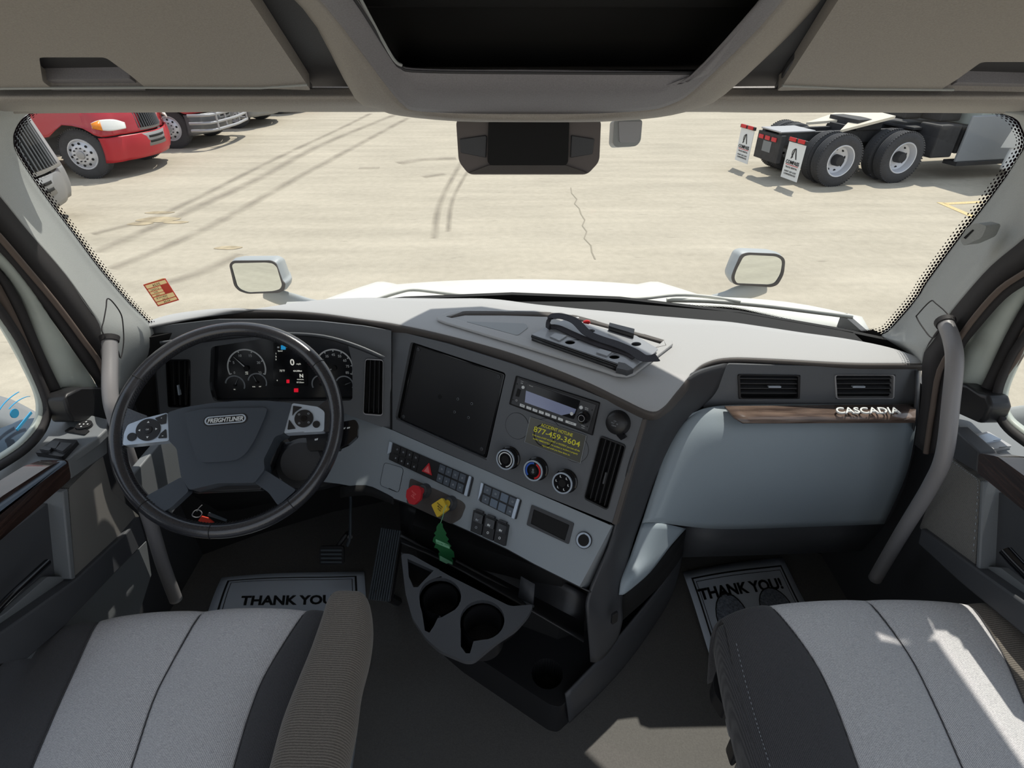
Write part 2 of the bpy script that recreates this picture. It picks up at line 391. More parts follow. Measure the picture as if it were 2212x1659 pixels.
def lathe(name, O, n, prof, m, parent=None, seg=32, caps=True, **k):
    k.setdefault('smooth', True); k.setdefault('angle', 40)
    return lathe_mb(MB(), O, n, prof, seg, caps=caps).build(name, m, parent, **k)
def tube_mb(mb, P, r, seg=12, n=6, closed=False, flat=1.0, up=None, caps=True):
    P = [Vector(p) for p in P]
    Q = spline(P, n, closed) if n > 1 else P
    rs = r if isinstance(r, (list, tuple)) else None
    N = len(Q); vs = []; prev = None
    for i, p in enumerate(Q):
        if closed: t = Q[(i+1) % N]-Q[i-1]
        else: t = Q[min(N-1, i+1)]-Q[max(0, i-1)]
        t.normalize()
        if up is not None: a = Vector(up)
        else: a = prev if prev else t.orthogonal()
        a = (a-t*a.dot(t)).normalized(); b = t.cross(a); prev = a
        if rs:
            q = i/(N-1)*(len(rs)-1); k0 = min(int(q), len(rs)-2); rr = rs[k0]*(1-(q-k0))+rs[k0+1]*(q-k0)
        else: rr = r
        for k in range(seg):
            an = 2*math.pi*k/seg; vs.append(p+a*math.cos(an)*rr*flat+b*math.sin(an)*rr)
    fs = []
    for i in range(N if closed else N-1):
        j = (i+1) % N
        for k in range(seg): fs.append((i*seg+k, i*seg+(k+1) % seg, j*seg+(k+1) % seg, j*seg+k))
    if not closed and caps: fs.append(tuple(reversed(range(seg)))); fs.append(tuple(range((N-1)*seg, N*seg)))
    return mb.add(vs, fs)
def tube(name, P, r, m, parent=None, **k):
    kw = {q: k.pop(q) for q in ('seg', 'n', 'closed', 'flat', 'up', 'caps') if q in k}
    k.setdefault('smooth', True); k.setdefault('angle', 50)
    return tube_mb(MB(), P, r, **kw).build(name, m, parent, **k)
def box_mb(mb, lo, hi):
    x0, y0, z0 = lo; x1, y1, z1 = hi
    return mb.add([(x0, y0, z0), (x1, y0, z0), (x1, y1, z0), (x0, y1, z0), (x0, y0, z1), (x1, y0, z1), (x1, y1, z1), (x0, y1, z1)],
                  [(0, 3, 2, 1), (4, 5, 6, 7), (0, 1, 5, 4), (1, 2, 6, 5), (2, 3, 7, 6), (3, 0, 4, 7)])
def ribbon(mb, P, U, w, th):
    """a strip of webbing along P, width direction U, thickness th"""
    Q = spline([Vector(p) for p in P], 6); vs = []; N = len(Q)
    Us = spline([Vector(u) for u in U], 6) if isinstance(U, list) else [Vector(U)]*N
    for i, p in enumerate(Q):
        t = (Q[min(N-1, i+1)]-Q[max(0, i-1)]).normalized(); a = Us[i]; a = (a-t*a.dot(t)).normalized(); b = t.cross(a)
        vs += [p-a*w/2-b*th/2, p+a*w/2-b*th/2, p+a*w/2+b*th/2, p-a*w/2+b*th/2]
    fs = [(i*4+k, i*4+(k+1) % 4, (i+1)*4+(k+1) % 4, (i+1)*4+k) for i in range(N-1) for k in range(4)]+[(3, 2, 1, 0), tuple((N-1)*4+k for k in range(4))]
    return mb.add(vs, fs)
TXT = {}
def text_geo(s, shear=0.0, bold=0.0, ext=0.0):
    key = (s, shear, bold, ext)
    if key in TXT: return TXT[key]
    c = bpy.data.curves.new('t', 'FONT'); c.body = s; c.shear = shear; c.offset = bold; c.extrude = ext; c.resolution_u = 3
    o = bpy.data.objects.new('t', c); C.objects.link(o); bpy.context.view_layer.update()
    dg = bpy.context.evaluated_depsgraph_get(); me = o.evaluated_get(dg).to_mesh()
    vs = [v.co.copy() for v in me.vertices]; fs = [tuple(p.vertices) for p in me.polygons]
    o.evaluated_get(dg).to_mesh_clear(); bpy.data.objects.remove(o); bpy.data.curves.remove(c)
    x0 = min(v.x for v in vs); x1 = max(v.x for v in vs); y0 = min(v.y for v in vs); y1 = max(v.y for v in vs)
    TXT[key] = (vs, fs, x0, x1, y0, y1); return TXT[key]
def text_mb(mb, fr, s, a, b, w=None, hgt=None, h=0.0, th=.0006, rot=0.0, shear=0, bold=0, mirror=False):
    vs, fs, x0, x1, y0, y1 = text_geo(s, shear, bold, .5)
    sx = w/(x1-x0) if w else hgt/(y1-y0); sy = hgt/(y1-y0) if hgt else sx
    out = []
    for v in vs:
        x = (v.x-(x0+x1)/2)*sx*(-1 if mirror else 1); y = (v.y-(y0+y1)/2)*sy
        X = x*math.cos(rot)-y*math.sin(rot); Y = x*math.sin(rot)+y*math.cos(rot)
        out.append(fr.at(a+X, b+Y, h+(v.z+.5)*th))
    return mb.add(out, [tuple(reversed(f)) for f in fs] if mirror else fs)
def text(name, fr, s, a, b, m, parent, **k): return text_mb(MB(), fr, s, a, b, **k).build(name, m, parent)
def multi(name, parts, parent=None, **k):
    """one mesh from several (MB, material) pairs"""
    mb = MB(); idx = []
    for i, (b, m) in enumerate(parts): mb.add(b.v, b.f); idx += [i]*len(b.f)
    o = mb.build(name, parts[0][1], parent, **k)
    for b, m in parts[1:]: o.data.materials.append(M[m])
    for p, i in zip(o.data.polygons, idx): p.material_index = i
    return o
def strip3(mb, P, r=.0015, n=1): return tube_mb(mb, P, r, seg=6, n=n)
def shrink(pts, d):
    cx = sum(p[0] for p in pts)/len(pts); cy = sum(p[1] for p in pts)/len(pts); out = []
    for p in pts:
        v = Vector((p[0]-cx, p[1]-cy)); L = v.length; v = v*((L-d)/L); out.append((cx+v.x, cy+v.y))
    return out

# ================================================================== SETTING
# ground outside
gm = MB(); gm.add([(-70, -12, 0), (70, -12, 0), (70, 90, 0), (-70, 90, 0)], [(0, 1, 2, 3)])
ground = gm.build('ground', 'concrete'); tag(ground, 'sunlit pale concrete truck yard', 'ground', kind='structure')
tr = MB(); tuv = []
def gstrip(pts, w, z=.004):
    P = spline([PZ(x, y, z) for x, y in pts], 6)
    for i in range(len(P)-1):
        t = (P[min(len(P)-1, i+1)]-P[max(0, i-1)]).normalized(); t2 = (P[min(len(P)-1, i+2)]-P[i]).normalized()
        s0 = Vector((-t.y, t.x, 0)); s1 = Vector((-t2.y, t2.x, 0))
        tr.add([P[i]-s0*w/2, P[i]+s0*w/2, P[i+1]+s1*w/2, P[i+1]-s1*w/2], [(0, 1, 2, 3)]); tuv.extend([(0, 0), (0, 1), (1, 1), (1, 0)])
gstrip([(210, 545), (300, 505), (420, 450), (560, 385), (700, 310), (860, 245)], .35, .004)
gstrip([(240, 580), (340, 540), (470, 480), (640, 385), (760, 320), (880, 255)], .3, .006)
gstrip([(200, 505), (330, 470), (430, 425), (600, 340), (740, 275), (800, 245)], .25, .008)
gstrip([(360, 610), (430, 590), (520, 548)], .3, .004)
gstrip([(938, 515), (950, 440), (985, 370), (1010, 330)], .16, .004)
gstrip([(968, 500), (978, 430), (1010, 370)], .12, .006)
gstrip([(860, 352), (920, 344), (985, 341)], .5, .01)
gstrip([(775, 363), (820, 362)], .3, .01)
gstrip([(915, 382), (960, 375)], .3, .01)
tyre_marks = tr.build('trim_1', 'track', None, uv=tuv); tag(tyre_marks, 'dark tyre tracks across the pale concrete', 'tyre tracks', kind='structure')
ck = MB()
cp = [(1232, 405), (1245, 430), (1250, 450), (1262, 475), (1266, 500), (1275, 530), (1284, 560)]
for a, b in zip(cp, cp[1:]):
    p, q = PZ(*a, .004), PZ(*b, .004); m_ = (p+q)/2+Vector((random.uniform(-.08, .08), 0, 0))
    for s, e in ((p, m_), (m_, q)): ck.add([s, s+Vector((.02, 0, 0)), e+Vector((.02, 0, 0)), e], [(0, 1, 2, 3)])
tag(ck.build('trim_2', mat('crack_dark', rgb(150, 142, 126), .95)), 'thin crack running through the concrete', 'crack', kind='structure')
sp = MB()
for (x, y, a, b) in [(342, 474, .35, .16), (303, 483, .2, .1), (380, 480, .2, .08), (345, 459, .25, .08), (493, 535, .2, .08)]:
    c = PZ(x, y, .005); sp.add([c+Vector((a*math.cos(t*.5236)*(1+.15*math.sin(t*2.1)), b*math.sin(t*.5236), 0)) for t in range(12)], [tuple(range(12))])
tag(sp.build('trim_3', 'stain'), 'brown oil stains on the concrete', 'stains', kind='structure')
yl = MB()
for a, b, w in [((2030, 437), (2112, 472), .12), ((2040, 440), (2120, 436), .12)]:
    p, q = PZ(*a, .004), PZ(*b, .004); s = Vector((-(q-p).y, (q-p).x, 0)).normalized()*w/2; yl.add([p-s, q-s, q+s, p+s], [(0, 1, 2, 3)])
tag(yl.build('trim_4', 'yline'), 'faded yellow parking line on the concrete', 'painted line', kind='structure')

# cab floor, firewall, hidden roof
FZ = 1.15
fl = MB(); box_mb(fl, (-1.12, -.5, FZ-.05), (1.12, 1.75, FZ)); floor = fl.build('floor', 'floor'); tag(floor, 'dark rubber cab floor', 'floor', kind='structure')
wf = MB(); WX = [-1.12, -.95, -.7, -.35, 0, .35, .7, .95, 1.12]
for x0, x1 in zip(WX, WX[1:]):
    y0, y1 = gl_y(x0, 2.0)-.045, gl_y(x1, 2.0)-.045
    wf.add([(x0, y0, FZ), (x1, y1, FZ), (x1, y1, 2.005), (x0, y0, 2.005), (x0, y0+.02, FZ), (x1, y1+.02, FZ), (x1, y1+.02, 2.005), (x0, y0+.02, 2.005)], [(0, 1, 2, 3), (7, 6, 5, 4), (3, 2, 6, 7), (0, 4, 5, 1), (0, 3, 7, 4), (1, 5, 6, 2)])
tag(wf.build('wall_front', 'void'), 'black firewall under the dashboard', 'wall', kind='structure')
for s, nm in ((-1, 'left'), (1, 'right')):
    ws = MB(); box_mb(ws, (s*1.12-.01, -.5, FZ), (s*1.12+.01, 1.7, 1.93)); box_mb(ws, (s*1.14-.02, -.5, 1.90), (s*1.14+.02, .25, 2.9))
    tag(ws.build('wall_'+nm, 'dark'), 'outer skin of the cab side', 'wall', kind='structure')

# ---- windshield glass
rows = []
for (x0, z) in ((1.16, 1.93), (1.14, 2.15), (1.12, 2.4), (1.10, 2.66)):
    rows.append([Vector((x0*k/4, gl_y(x0*k/4, z), z)) for k in range(-4, 5)])
win = surf('window_1', rows, 'glass', nu=3, nv=2, solid=0); tag(win, 'large curved windshield', 'windshield', kind='structure')
LP = [(65, 244), (42, 262), (30, 284), (27, 303), (36, 336), (90, 418), (152, 500), (218, 588), (280, 660), (330, 712)]
LI = [(82, 246), (62, 268), (50, 288), (47, 303), (54, 334), (108, 412), (170, 495), (236, 583), (296, 655), (342, 700)]
RP = [(2160, 244), (2190, 254), (2208, 275), (2213, 325), (2157, 409), (2106, 477), (2074, 517), (2005, 610), (1982, 648), (1937, 700), (1918, 719), (1878, 733)]
RI = [(2140, 246), (2168, 260), (2184, 282), (2190, 318), (2134, 400), (2085, 465), (2052, 507), (1984, 600), (1962, 636), (1918, 688), (1900, 705), (1862, 716)]
def fritstrip(name, A, B, parent, pitch=.010, ext=14):
    rws = []
    A2 = []
    for (ax, ay), (bx, by) in zip(A, B):
        d = Vector((ax-bx, ay-by)).normalized(); A2.append((ax+d.x*ext, ay+d.y*ext))
    return surf(name, [[PG(x, y, .004) for x, y in A], [PG(x, y, .004) for x, y in B]], 'frit', parent, nu=4, nv=1, solid=0, uvm=pitch)
fritstrip('dotted_border', LP, LI, win); fritstrip('dotted_border', RP, RI, win)
BB = [(1040, 655), (1200, 656), (1380, 661), (1560, 664), (1643, 678), (1718, 696), (1794, 710), (1850, 717), (1888, 713)]
BC = [(1040, 661), (1200, 664), (1380, 676), (1568, 692), (1643, 703), (1718, 714), (1800, 724), (1869, 735), (1915, 722)]
surf('black_border', [[PG(x, y, .005) for x, y in BB], [PG(x, y+6, .005) for x, y in BC]], 'seal', win, nu=4, nv=1, solid=0)
fritstrip('dotted_border', BB, [(x, y-5) for x, y in BB], win, .010)

# ================================================================== CEILING / OVERHEAD
hy = lambda px, py: 1.13 - .0012*(205-py)
ceil = MB(); box_mb(ceil, (-1.16, -.35, 2.92), (1.16, 1.20, 2.95))
ceiling = ceil.build('ceiling', 'ceil'); tag(ceiling, 'cab roof', 'ceiling', kind='structure')
# header rail across the windshield top
xs = [-60, 120, 330, 520, 700, 820, 1106, 1400, 1560, 1700, 1900, 2080, 2270]
def hrow(y0, Y, dy=0): return [PY(x, y0(x), Y+dy) for x in xs]
bulge = lambda x: math.exp(-((x-1140)/330.0)**4)
hedge = lambda X, x: 1.345-.11*min(1.3, abs(X)/.9)**2+.15*bulge(x)
rows = [hrow(lambda x: 190, 1.112), hrow(lambda x: 200, 1.10), hrow(lambda x: 210, 1.09), hrow(lambda x: 222, 1.10), hrow(lambda x: 233-2*bulge(x), 1.13), hrow(lambda x: 240-3*bulge(x), 1.20)]
rows.append([Vector((p.x*1.09, hedge(p.x, x), 2.63+.01*bulge(x))) for x, p in zip(xs, rows[-1])])
rows.append([Vector((p.x*1.09, hedge(p.x, x)+.02+.46*math.exp(-((x-1340)/450.0)**4), 2.95)) for x, p in zip(xs, rows[-2])])  # top row bulges into an unseen brow, added to shade the dash front
hd = surf('wall_header', rows, 'ceil', nu=2, nv=3, solid=.006, angle=180); tag(hd, 'grey overhead rail above the windshield', 'header', kind='structure')
# flat plane of the overhead storage doors
pa = PY(300, 195, 1.11); pb = PY(1900, 195, 1.11); pc = PY(1106, 0, .84)
FH = Fr(pa, pb-pa, pc-pa)
if FH.n.y > 0: FH = Fr(pa, pb-pa, pc-pa)
back = FH.pl([(-80, 197), (760, 199), (640, -160), (-80, -160)])
plate('wall_overhead', FH, back, -.03, -.012, 'ceildark', kind=None) if False else None
ob = MB(); prism(ob, FH, FH.pl([(-120, 198), (790, 205), (690, 60), (600, -60), (500, -260), (-120, -260)]), -.035, -.014); prism(ob, FH, FH.pl([(1545, 205), (2330, 198), (2330, -260), (1850, -260), (1740, -60), (1640, 60)]), -.035, -.014)
o = ob.build('trim_5', 'ceildark'); tag(o, 'dark recess behind the overhead doors', 'overhead recess', kind='structure')
def overhead_door(pts, rad, hnd, cut, label):
    t = thing('overhead_door', label, 'storage door', FH.at(*FH.px(*pts[2])))
    d = plate('door_panel', FH, FH.pl(pts, .012), -.012, .012, 'ceil', t, holes=[rpoly(FH.pl(hnd, .012), .008)], r=rad, bevel=.004, bseg=3)
    plate('handle_recess', FH, FH.pl([hnd[0], hnd[1], hnd[2], hnd[3]], -.02), -.034, -.024, 'ceildark', t)
    plate('pull_lip', FH, rpoly(FH.pl(cut, .0), .004), -.022, .004, 'ceil2', t, bevel=.003)
    lipm = MB(); e = [p for p in pts if 150 < p[1] < 199][:6]; e = sorted(e)[:-1] if e[0][0] < 1000 else sorted(e)[1:]
    strip3(lipm, [FH.at(*FH.px(x, min(y, 195)-1, .013), .013) for x, y in e], .0022); lipm.build('lower_edge_highlight', 'pillar', t)  # paler strip drawn as the highlight along the door's lower edge
    return t
overhead_door([(-120, 193), (300, 190), (560, 191), (671, 195), (664, 184), (500, -60), (420, -180), (-120, -180)], .006,
              [(84, 124), (228, 124), (282, 163), (316, 191), (112, 191), (92, 176)],
              [(92, 167), (280, 164), (316, 190), (112, 190), (97, 180)], 'left grey overhead storage door with recessed pull above the driver side')
overhead_door([(1678, 196), (1850, 193), (2060, 196), (2330, 200), (2330, -180), (1960, -180), (1850, -60), (1690, 186)], .006,
              [(2030, 195), (2067, 172), (2120, 134), (2290, 134), (2290, 200)],
              [(2030, 195), (2067, 172), (2290, 178), (2290, 200)], 'right grey overhead storage door with recessed pull above the passenger side')
# dark bevel strips beside the doors
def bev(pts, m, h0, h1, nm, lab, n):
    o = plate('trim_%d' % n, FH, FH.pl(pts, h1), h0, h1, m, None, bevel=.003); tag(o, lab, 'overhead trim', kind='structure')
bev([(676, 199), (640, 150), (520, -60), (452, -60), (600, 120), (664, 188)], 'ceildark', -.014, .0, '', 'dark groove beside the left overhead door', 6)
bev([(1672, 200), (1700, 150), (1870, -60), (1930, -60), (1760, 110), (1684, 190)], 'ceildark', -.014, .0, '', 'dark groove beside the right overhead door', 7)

# centre overhead console: lofted hoop, thick, protruding
def oc(lst): return [PY(x, y, Y) for x, y, Y in lst]
t_oc = thing('overhead_console', 'large grey overhead console with a black recess in the roof centre', 'overhead console', (0.03, 1.1, 2.62))
A = oc([(600, -40, .80), (690, 60, .90), (772, 213, 1.04), (815, 235, 1.08), (862, 250, 1.09), (985, 262, 1.10), (1140, 264, 1.10), (1300, 263, 1.10), (1420, 254, 1.09), (1500, 236, 1.07), (1562, 205, 1.03), (1715, 60, .90), (1800, -40, .80)])
A0 = oc([(590, -40, 1.0), (680, 60, 1.10), (768, 205, 1.20), (815, 228, 1.25), (862, 243, 1.28), (985, 252, 1.45), (1140, 252, 1.5), (1300, 252, 1.45), (1420, 246, 1.28), (1500, 230, 1.25), (1562, 198, 1.20), (1725, 60, 1.10), (1810, -40, 1.0)])
B = oc([(655, -40, .755), (740, 60, .855), (838, 190, .98), (872, 228, 1.02), (900, 240, 1.035), (1000, 245, 1.045), (1140, 246, 1.05), (1290, 245, 1.045), (1400, 238, 1.03), (1450, 225, 1.01), (1500, 195, .975), (1640, 60, .85), (1720, -40, .75)])
B2 = oc([(690, -40, .76), (770, 50, .85), (848, 150, .945), (880, 180, .965), (905, 195, .97), (1000, 200, .975), (1140, 201, .98), (1290, 200, .975), (1400, 196, .965), (1440, 188, .955), (1490, 165, .94), (1600, 50, .85), (1685, -40, .76)])
Cc = oc([(742, -40, .79), (785, 20, .83), (852, 128, .93), (868, 143, .945), (890, 150, .95), (1000, 153, .955), (1140, 154, .955), (1290, 155, .955), (1500, 155, .95), (1525, 152, .945), (1548, 135, .93), (1628, 20, .84), (1665, -40, .79)])
D = oc([(748, -40, .86), (790, 20, .90), (856, 124, 1.02), (872, 138, 1.04), (893, 145, 1.04), (1000, 148, 1.04), (1140, 149, 1.04), (1290, 150, 1.04), (1498, 150, 1.04), (1522, 147, 1.035), (1544, 131, 1.02), (1624, 20, .90), (1660, -40, .86)])
surf('console_bezel', [A0, A, B], 'ceil', t_oc, nu=3, nv=4, solid=.006, angle=180)
surf('inner_bezel', [B, B2, Cc], 'ceil2', t_oc, nu=3, nv=4, solid=.006, angle=180)
surf('recess_wall', [Cc, D], 'ceildark', t_oc, nu=3, nv=1, solid=.004)
surf('recess_panel', [oc([(715, -60, .86), (1180, -60, .86), (1690, -60, .86)]), oc([(770, 14, .905), (1180, 14, .905), (1645, 14, .905)]), oc([(772, 18, .95), (1180, 18, .95), (1643, 18, .95)]), oc([(850, 152, 1.045), (1180, 152, 1.045), (1555, 152, 1.045)])], 'void', t_oc, nu=1, nv=1, solid=.006)
mbk = MB(); strip3(mbk, [p for p in spline(oc([(770, -20, .81), (800, 38, .85), (849, 126, .925), (868, 141, .94)]), 4)], .0022)
mbk.build('left_edge_highlight', 'greymet', t_oc)

# rear-view camera housing and the small sensor on the glass
t = thing('camera_housing', 'black camera housing hanging under the overhead console', 'camera housing', PY(1142, 262, 1.42))
FM = Fr(PY(1142, 320, 1.40), (1, 0, 0), (0, .12, 1))
hp = rpoly(FM.pl([(984, 258), (1300, 258), (1296, 350), (1270, 378), (1012, 378), (990, 350)], .03), .012)
plate('housing_shell', FM, hp, -.03, .02, 'housing', t, bevel=.006, bseg=3)
plate('lower_lip', FM, rpoly(FM.pl([(1012, 374), (1270, 374), (1222, 357), (1056, 357)], .03), .003), .02, .03, 'lip', t, bevel=.003)
plate('screen_hood', FM, rpoly(FM.pl([(1055, 262), (1230, 262), (1227, 350), (1222, 357), (1060, 357), (1053, 350)], .034), .006), .02, .034, 'void', t, bevel=.003)
for pts in ([(995, 330), (1050, 341), (1052, 296), (1049, 292), (993, 300)], [(1232, 341), (1280, 333), (1284, 300), (1234, 292)]):
    plate('side_vent', FM, FM.pl(pts, .026), .02, .026, 'dark', t, bevel=.002)
t = thing('rain_sensor', 'small grey sensor housing on the windshield beside the camera housing', 'sensor', PY(1356, 262, 1.43))
FM2 = Fr(PY(1356, 290, 1.43), (1, 0, 0), (0, .2, 1))
plate('sensor_shell', FM2, rpoly(FM2.pl([(1327, 258), (1388, 258), (1384, 305), (1374, 316), (1330, 318), (1324, 310)], .02), .008), -.04, .02, 'greymet', t, bevel=.006, bseg=3)
plate('sensor_window', FM2, rpoly(FM2.pl([(1336, 262), (1388, 262), (1382, 300), (1374, 308), (1338, 308)], .024), .005), .02, .024, 'metal', t, bevel=.002)

# ================================================================== DASHBOARD
t_d = thing('dashboard', 'wide grey truck dashboard wrapping around the driver', 'dashboard', (0.0, 1.3, FZ))
FI = Fr((-.7, 1.415, 2.0), (1, 0, 0), (0, .33, .94))
FC = Fr(PZ(847, 716, 2.0), (.844, -.537, 0), (.19, .35, .93))
q = FC.at(*FC.px(1325, 1131)); FL = Fr(q, (.844, -.537, 0), (math.sin(.73)*.537, math.sin(.73)*.844, math.cos(.73)))
FP = Fr((.8, 1.21, 2.0), (1, -.012, 0), (0, .17, .98))
DZ = 2.03
FRT = [(320, 701), (377, 683), (471, 672), (596, 671), (690, 677), (784, 690), (859, 701), (965, 724), (1109, 764), (1254, 819), (1341, 860), (1403, 888), (1432, 880), (1460, 848), (1493, 809), (1523, 785), (1576, 773), (1681, 776), (1831, 784), (1955, 785), (1995, 785)]
BCK = [(310, 700), (365, 672), (450, 655), (590, 646), (680, 643), (770, 641), (850, 641), (950, 642), (1060, 643), (1160, 655), (1260, 665), (1340, 672), (1400, 678), (1460, 683), (1520, 688), (1580, 693), (1650, 703), (1730, 715), (1830, 729), (1920, 747), (1990, 770)]
BK = [PZ(x, y, DZ) for x, y in BCK]; FT = [PZ(x, y, DZ) for x, y in FRT]
BK = [Vector((p.x, min(p.y, gl_y(p.x, DZ)-.02), p.z-.004)) for p in BK]
def lerp(a, b, k): return a*(1-k)+b*k
mid1 = [lerp(a, b, .35)+Vector((0, 0, .004)) for a, b in zip(BK, FT)]; mid2 = [lerp(a, b, .75)+Vector((0, 0, .004)) for a, b in zip(BK, FT)]
inw = [p+Vector((0, -.002, -.002)) for p in FT]
ctr = Vector((0, 1.5, 0))
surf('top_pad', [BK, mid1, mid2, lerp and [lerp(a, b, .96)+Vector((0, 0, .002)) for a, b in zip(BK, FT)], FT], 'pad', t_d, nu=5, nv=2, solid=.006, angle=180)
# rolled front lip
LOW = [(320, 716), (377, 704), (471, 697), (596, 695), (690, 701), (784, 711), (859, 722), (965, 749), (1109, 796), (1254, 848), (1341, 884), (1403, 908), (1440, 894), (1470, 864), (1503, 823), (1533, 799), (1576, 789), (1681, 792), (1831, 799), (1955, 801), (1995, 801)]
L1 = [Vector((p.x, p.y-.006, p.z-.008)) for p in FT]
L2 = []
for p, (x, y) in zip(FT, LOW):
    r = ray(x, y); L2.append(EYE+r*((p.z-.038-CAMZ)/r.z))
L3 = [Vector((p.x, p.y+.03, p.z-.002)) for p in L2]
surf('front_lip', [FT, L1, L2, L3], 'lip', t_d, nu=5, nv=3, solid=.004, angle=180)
# added unseen core so that no light shines through
core = MB()
foot = [(-.99, 1.49), (-.36, 1.47), (.28, 1.08), (.40, 1.10), (.50, 1.24), (.98, 1.26), (.98, 1.40), (.7, 1.53), (.3, 1.61), (-.3, 1.61), (-.7, 1.53), (-.98, 1.42)]
FZ0 = Fr((0, 0, 0), (1, 0, 0), (0, 1, 0))
prism(core, FZ0, [(x, y+.02) for x, y in foot], 1.72, 2.005)
core.build('light_block_core', 'void', t_d)

# ---- centre panel (angled to the driver)
scr = [(887, 738), (1093, 806), (1051, 992), (853, 903)]
vc = [(1297, 941), (1352, 962), (1312, 1103), (1261, 1078)]
cpoly = [(847, 712), (965, 742), (1109, 788), (1254, 840), (1341, 876), (1393, 898), (1325, 1131), (1154, 1062), (922, 961), (847, 928)]
plate('center_panel', FC, FC.pl(cpoly), -.012, 0, 'panel', t_d, holes=[rpoly(FC.pl(scr), .010), rpoly(FC.pl(vc), .010)], bevel=.0015)
ed = MB(); prism(ed, FC, FC.pl([(843, 712), (847, 712), (847, 928), (843, 928)], .001), -.01, .001); ed.build('panel_gap', 'void', t_d)
plate('center_panel_edge', FC, FC.pl([(1388, 905), (1397, 905), (1332, 1135), (1322, 1131)], .001), -.02, .002, 'lip', t_d, bevel=.001)
# screen blanking plate
sc_b = plate('screen_recess', FC, FC.pl([(880, 730), (1100, 800), (1055, 1000), (846, 905)], -.02), -.03, -.022, 'void', t_d)
cover = [(899, 746), (1087, 811), (1046, 984), (866, 905)]
cov = plate('blanking_plate', FC, FC.pl(cover, -.006), -.022, -.008, 'black', t_d, r=.006, bevel=.003)
rim = FC.pl([(897, 744), (1090, 809), (1049, 988), (863, 906)], -.004)
plate('blanking_plate_rim', FC, rpoly(rim, .006), -.02, -.005, 'gloss', t_d, holes=[rpoly(shrink(rim, .004), .005)], bevel=.001)
for x, y in [(903, 755), (1077, 814), (871, 900), (1040, 970)]:
    a, b = FC.px(x, y, -.006); s = lathe('screw', FC.at(a, b, -.008), FC.n, [(.0052, 0), (.0052, .002), (.004, .003), (.0022, .003), (.0018, .0015), (0, .0015)], 'dark', cov, seg=16)
for x, y, r in [(950, 857, .0065), (989, 862, .0028), (1019, 872, .0028), (982, 890, .0028), (1012, 902, .0028)]:
    a, b = FC.px(x, y, -.008); plate('drilled_hole', FC, circ(a, b, r, 18), -.009, -.0072, 'void', cov)
    if r < .005: plate('hole_rim', FC, circ(a, b, r*1.25, 18), -.009, -.0074, 'icon', cov, holes=[circ(a, b, r, 18)])
mm = MB(); p0, p1, p2 = [FC.at(*FC.px(x, y)) for x, y in [(856, 905), (950, 948), (1051, 993)]]
strip3(mm, [p0, p1, p2], .0016); mm.build('recess_edge', 'dark', t_d)

def vent(fr, pts, n, vertical, m_frame, tabc=None, tabsize=(6, 22), ring=.004, name='air_vent', deep=.02, tabm='silver', h=.004, slat='black'):
    P = fr.pl(pts, h); O_ = rpoly(P, .008); I_ = rpoly(shrink(P, ring), .006)
    v = plate(name, fr, O_, -.012, h, m_frame, t_d, holes=[I_], bevel=.0012)
    plate('vent_throat', fr, fr.pl(pts, -deep), -deep-.004, -deep, 'void', v)
    A_, B_, C_, D_ = [Vector(p) for p in P]
    for k in range(1, n+1):
        f = k/(n+1)
        if vertical: s, e = lerp(A_, B_, f), lerp(D_, C_, f)
        else: s, e = lerp(A_, D_, f), lerp(B_, C_, f)
        d = (e-s).normalized(); w = Vector((-d.y, d.x)); s += d*.006; e -= d*.006
        mb = MB(); q0 = [fr.at(s.x, s.y, -.001), fr.at(e.x, e.y, -.001), fr.at(e.x+w.x*.003, e.y+w.y*.003, -.014), fr.at(s.x+w.x*.003, s.y+w.y*.003, -.014)]
        th = (fr.u*w.x+fr.v*w.y)*.0018
        mb.add(q0+[p+th for p in q0], [(0, 1, 2, 3), (7, 6, 5, 4), (0, 4, 5, 1), (1, 5, 6, 2), (2, 6, 7, 3), (3, 7, 4, 0)])
        mb.build('louver', slat, v)
    if tabc:
        a, b = fr.px(*tabc, h=.004); w, hh = tabsize
        plate('vent_tab', fr, rpoly([(a-w/2, b-hh/2), (a+w/2, b-hh/2), (a+w/2, b+hh/2), (a-w/2, b+hh/2)], .001), -.004, .004, tabm, v, bevel=.0008)
    return v
vent(FC, vc, 4, True, 'black', (1306, 1033), (.004, .03), tabm='dark')
# radio
rad = [(1118, 814), (1294, 871), (1278, 938), (1103, 871)]
C3 = cv(1090, 800, 280/2212)
rb = plate('radio', FC, FC.pl(rad, .006), -.004, .006, 'black', t_d, r=.002, bevel=.001)
plate('radio_recess', FC, FC.pl([(1115, 811), (1297, 869), (1281, 941), (1100, 873)]), -.002, .0015, 'void', t_d, r=.003)
plate('radio_faceplate', FC, FC.pl(C3((225, 135), (1560, 590), (1420, 1040), (115, 570)), .0075), .006, .0075, 'dark', rb, r=.002)
plate('radio_display', FC, FC.pl(C3((385, 215), (1290, 520), (1180, 835), (330, 560)), .009), .0075, .009, 'gloss', rb, r=.003)
dm = mat('lcd_panel', rgb(150, 158, 190), .12, noise=.06, nscale=8)
M['lcdpanel'] = dm
plate('lcd_window', FC, FC.pl(C3((365, 345), (1222, 665), (1190, 740), (1100, 740), (970, 768), (345, 545)), .0096), .009, .0096, 'lcdpanel', rb)
for i, (x, y) in enumerate([(300, 600), (412, 640), (518, 680), (625, 716), (733, 752), (842, 795), (953, 835)]):
    P = FC.pl(C3((x-38, y-35), (x+42, y-5), (x+36, y+38), (x-42, y+10)), .0095); k = plate('preset_button', FC, P, .0075, .0095, 'white', rb, r=.001)
plate('preset_button', FC, FC.pl(C3((1042, 850), (1222, 910), (1215, 950), (1036, 890)), .0095), .0075, .0095, 'white', rb, r=.001)
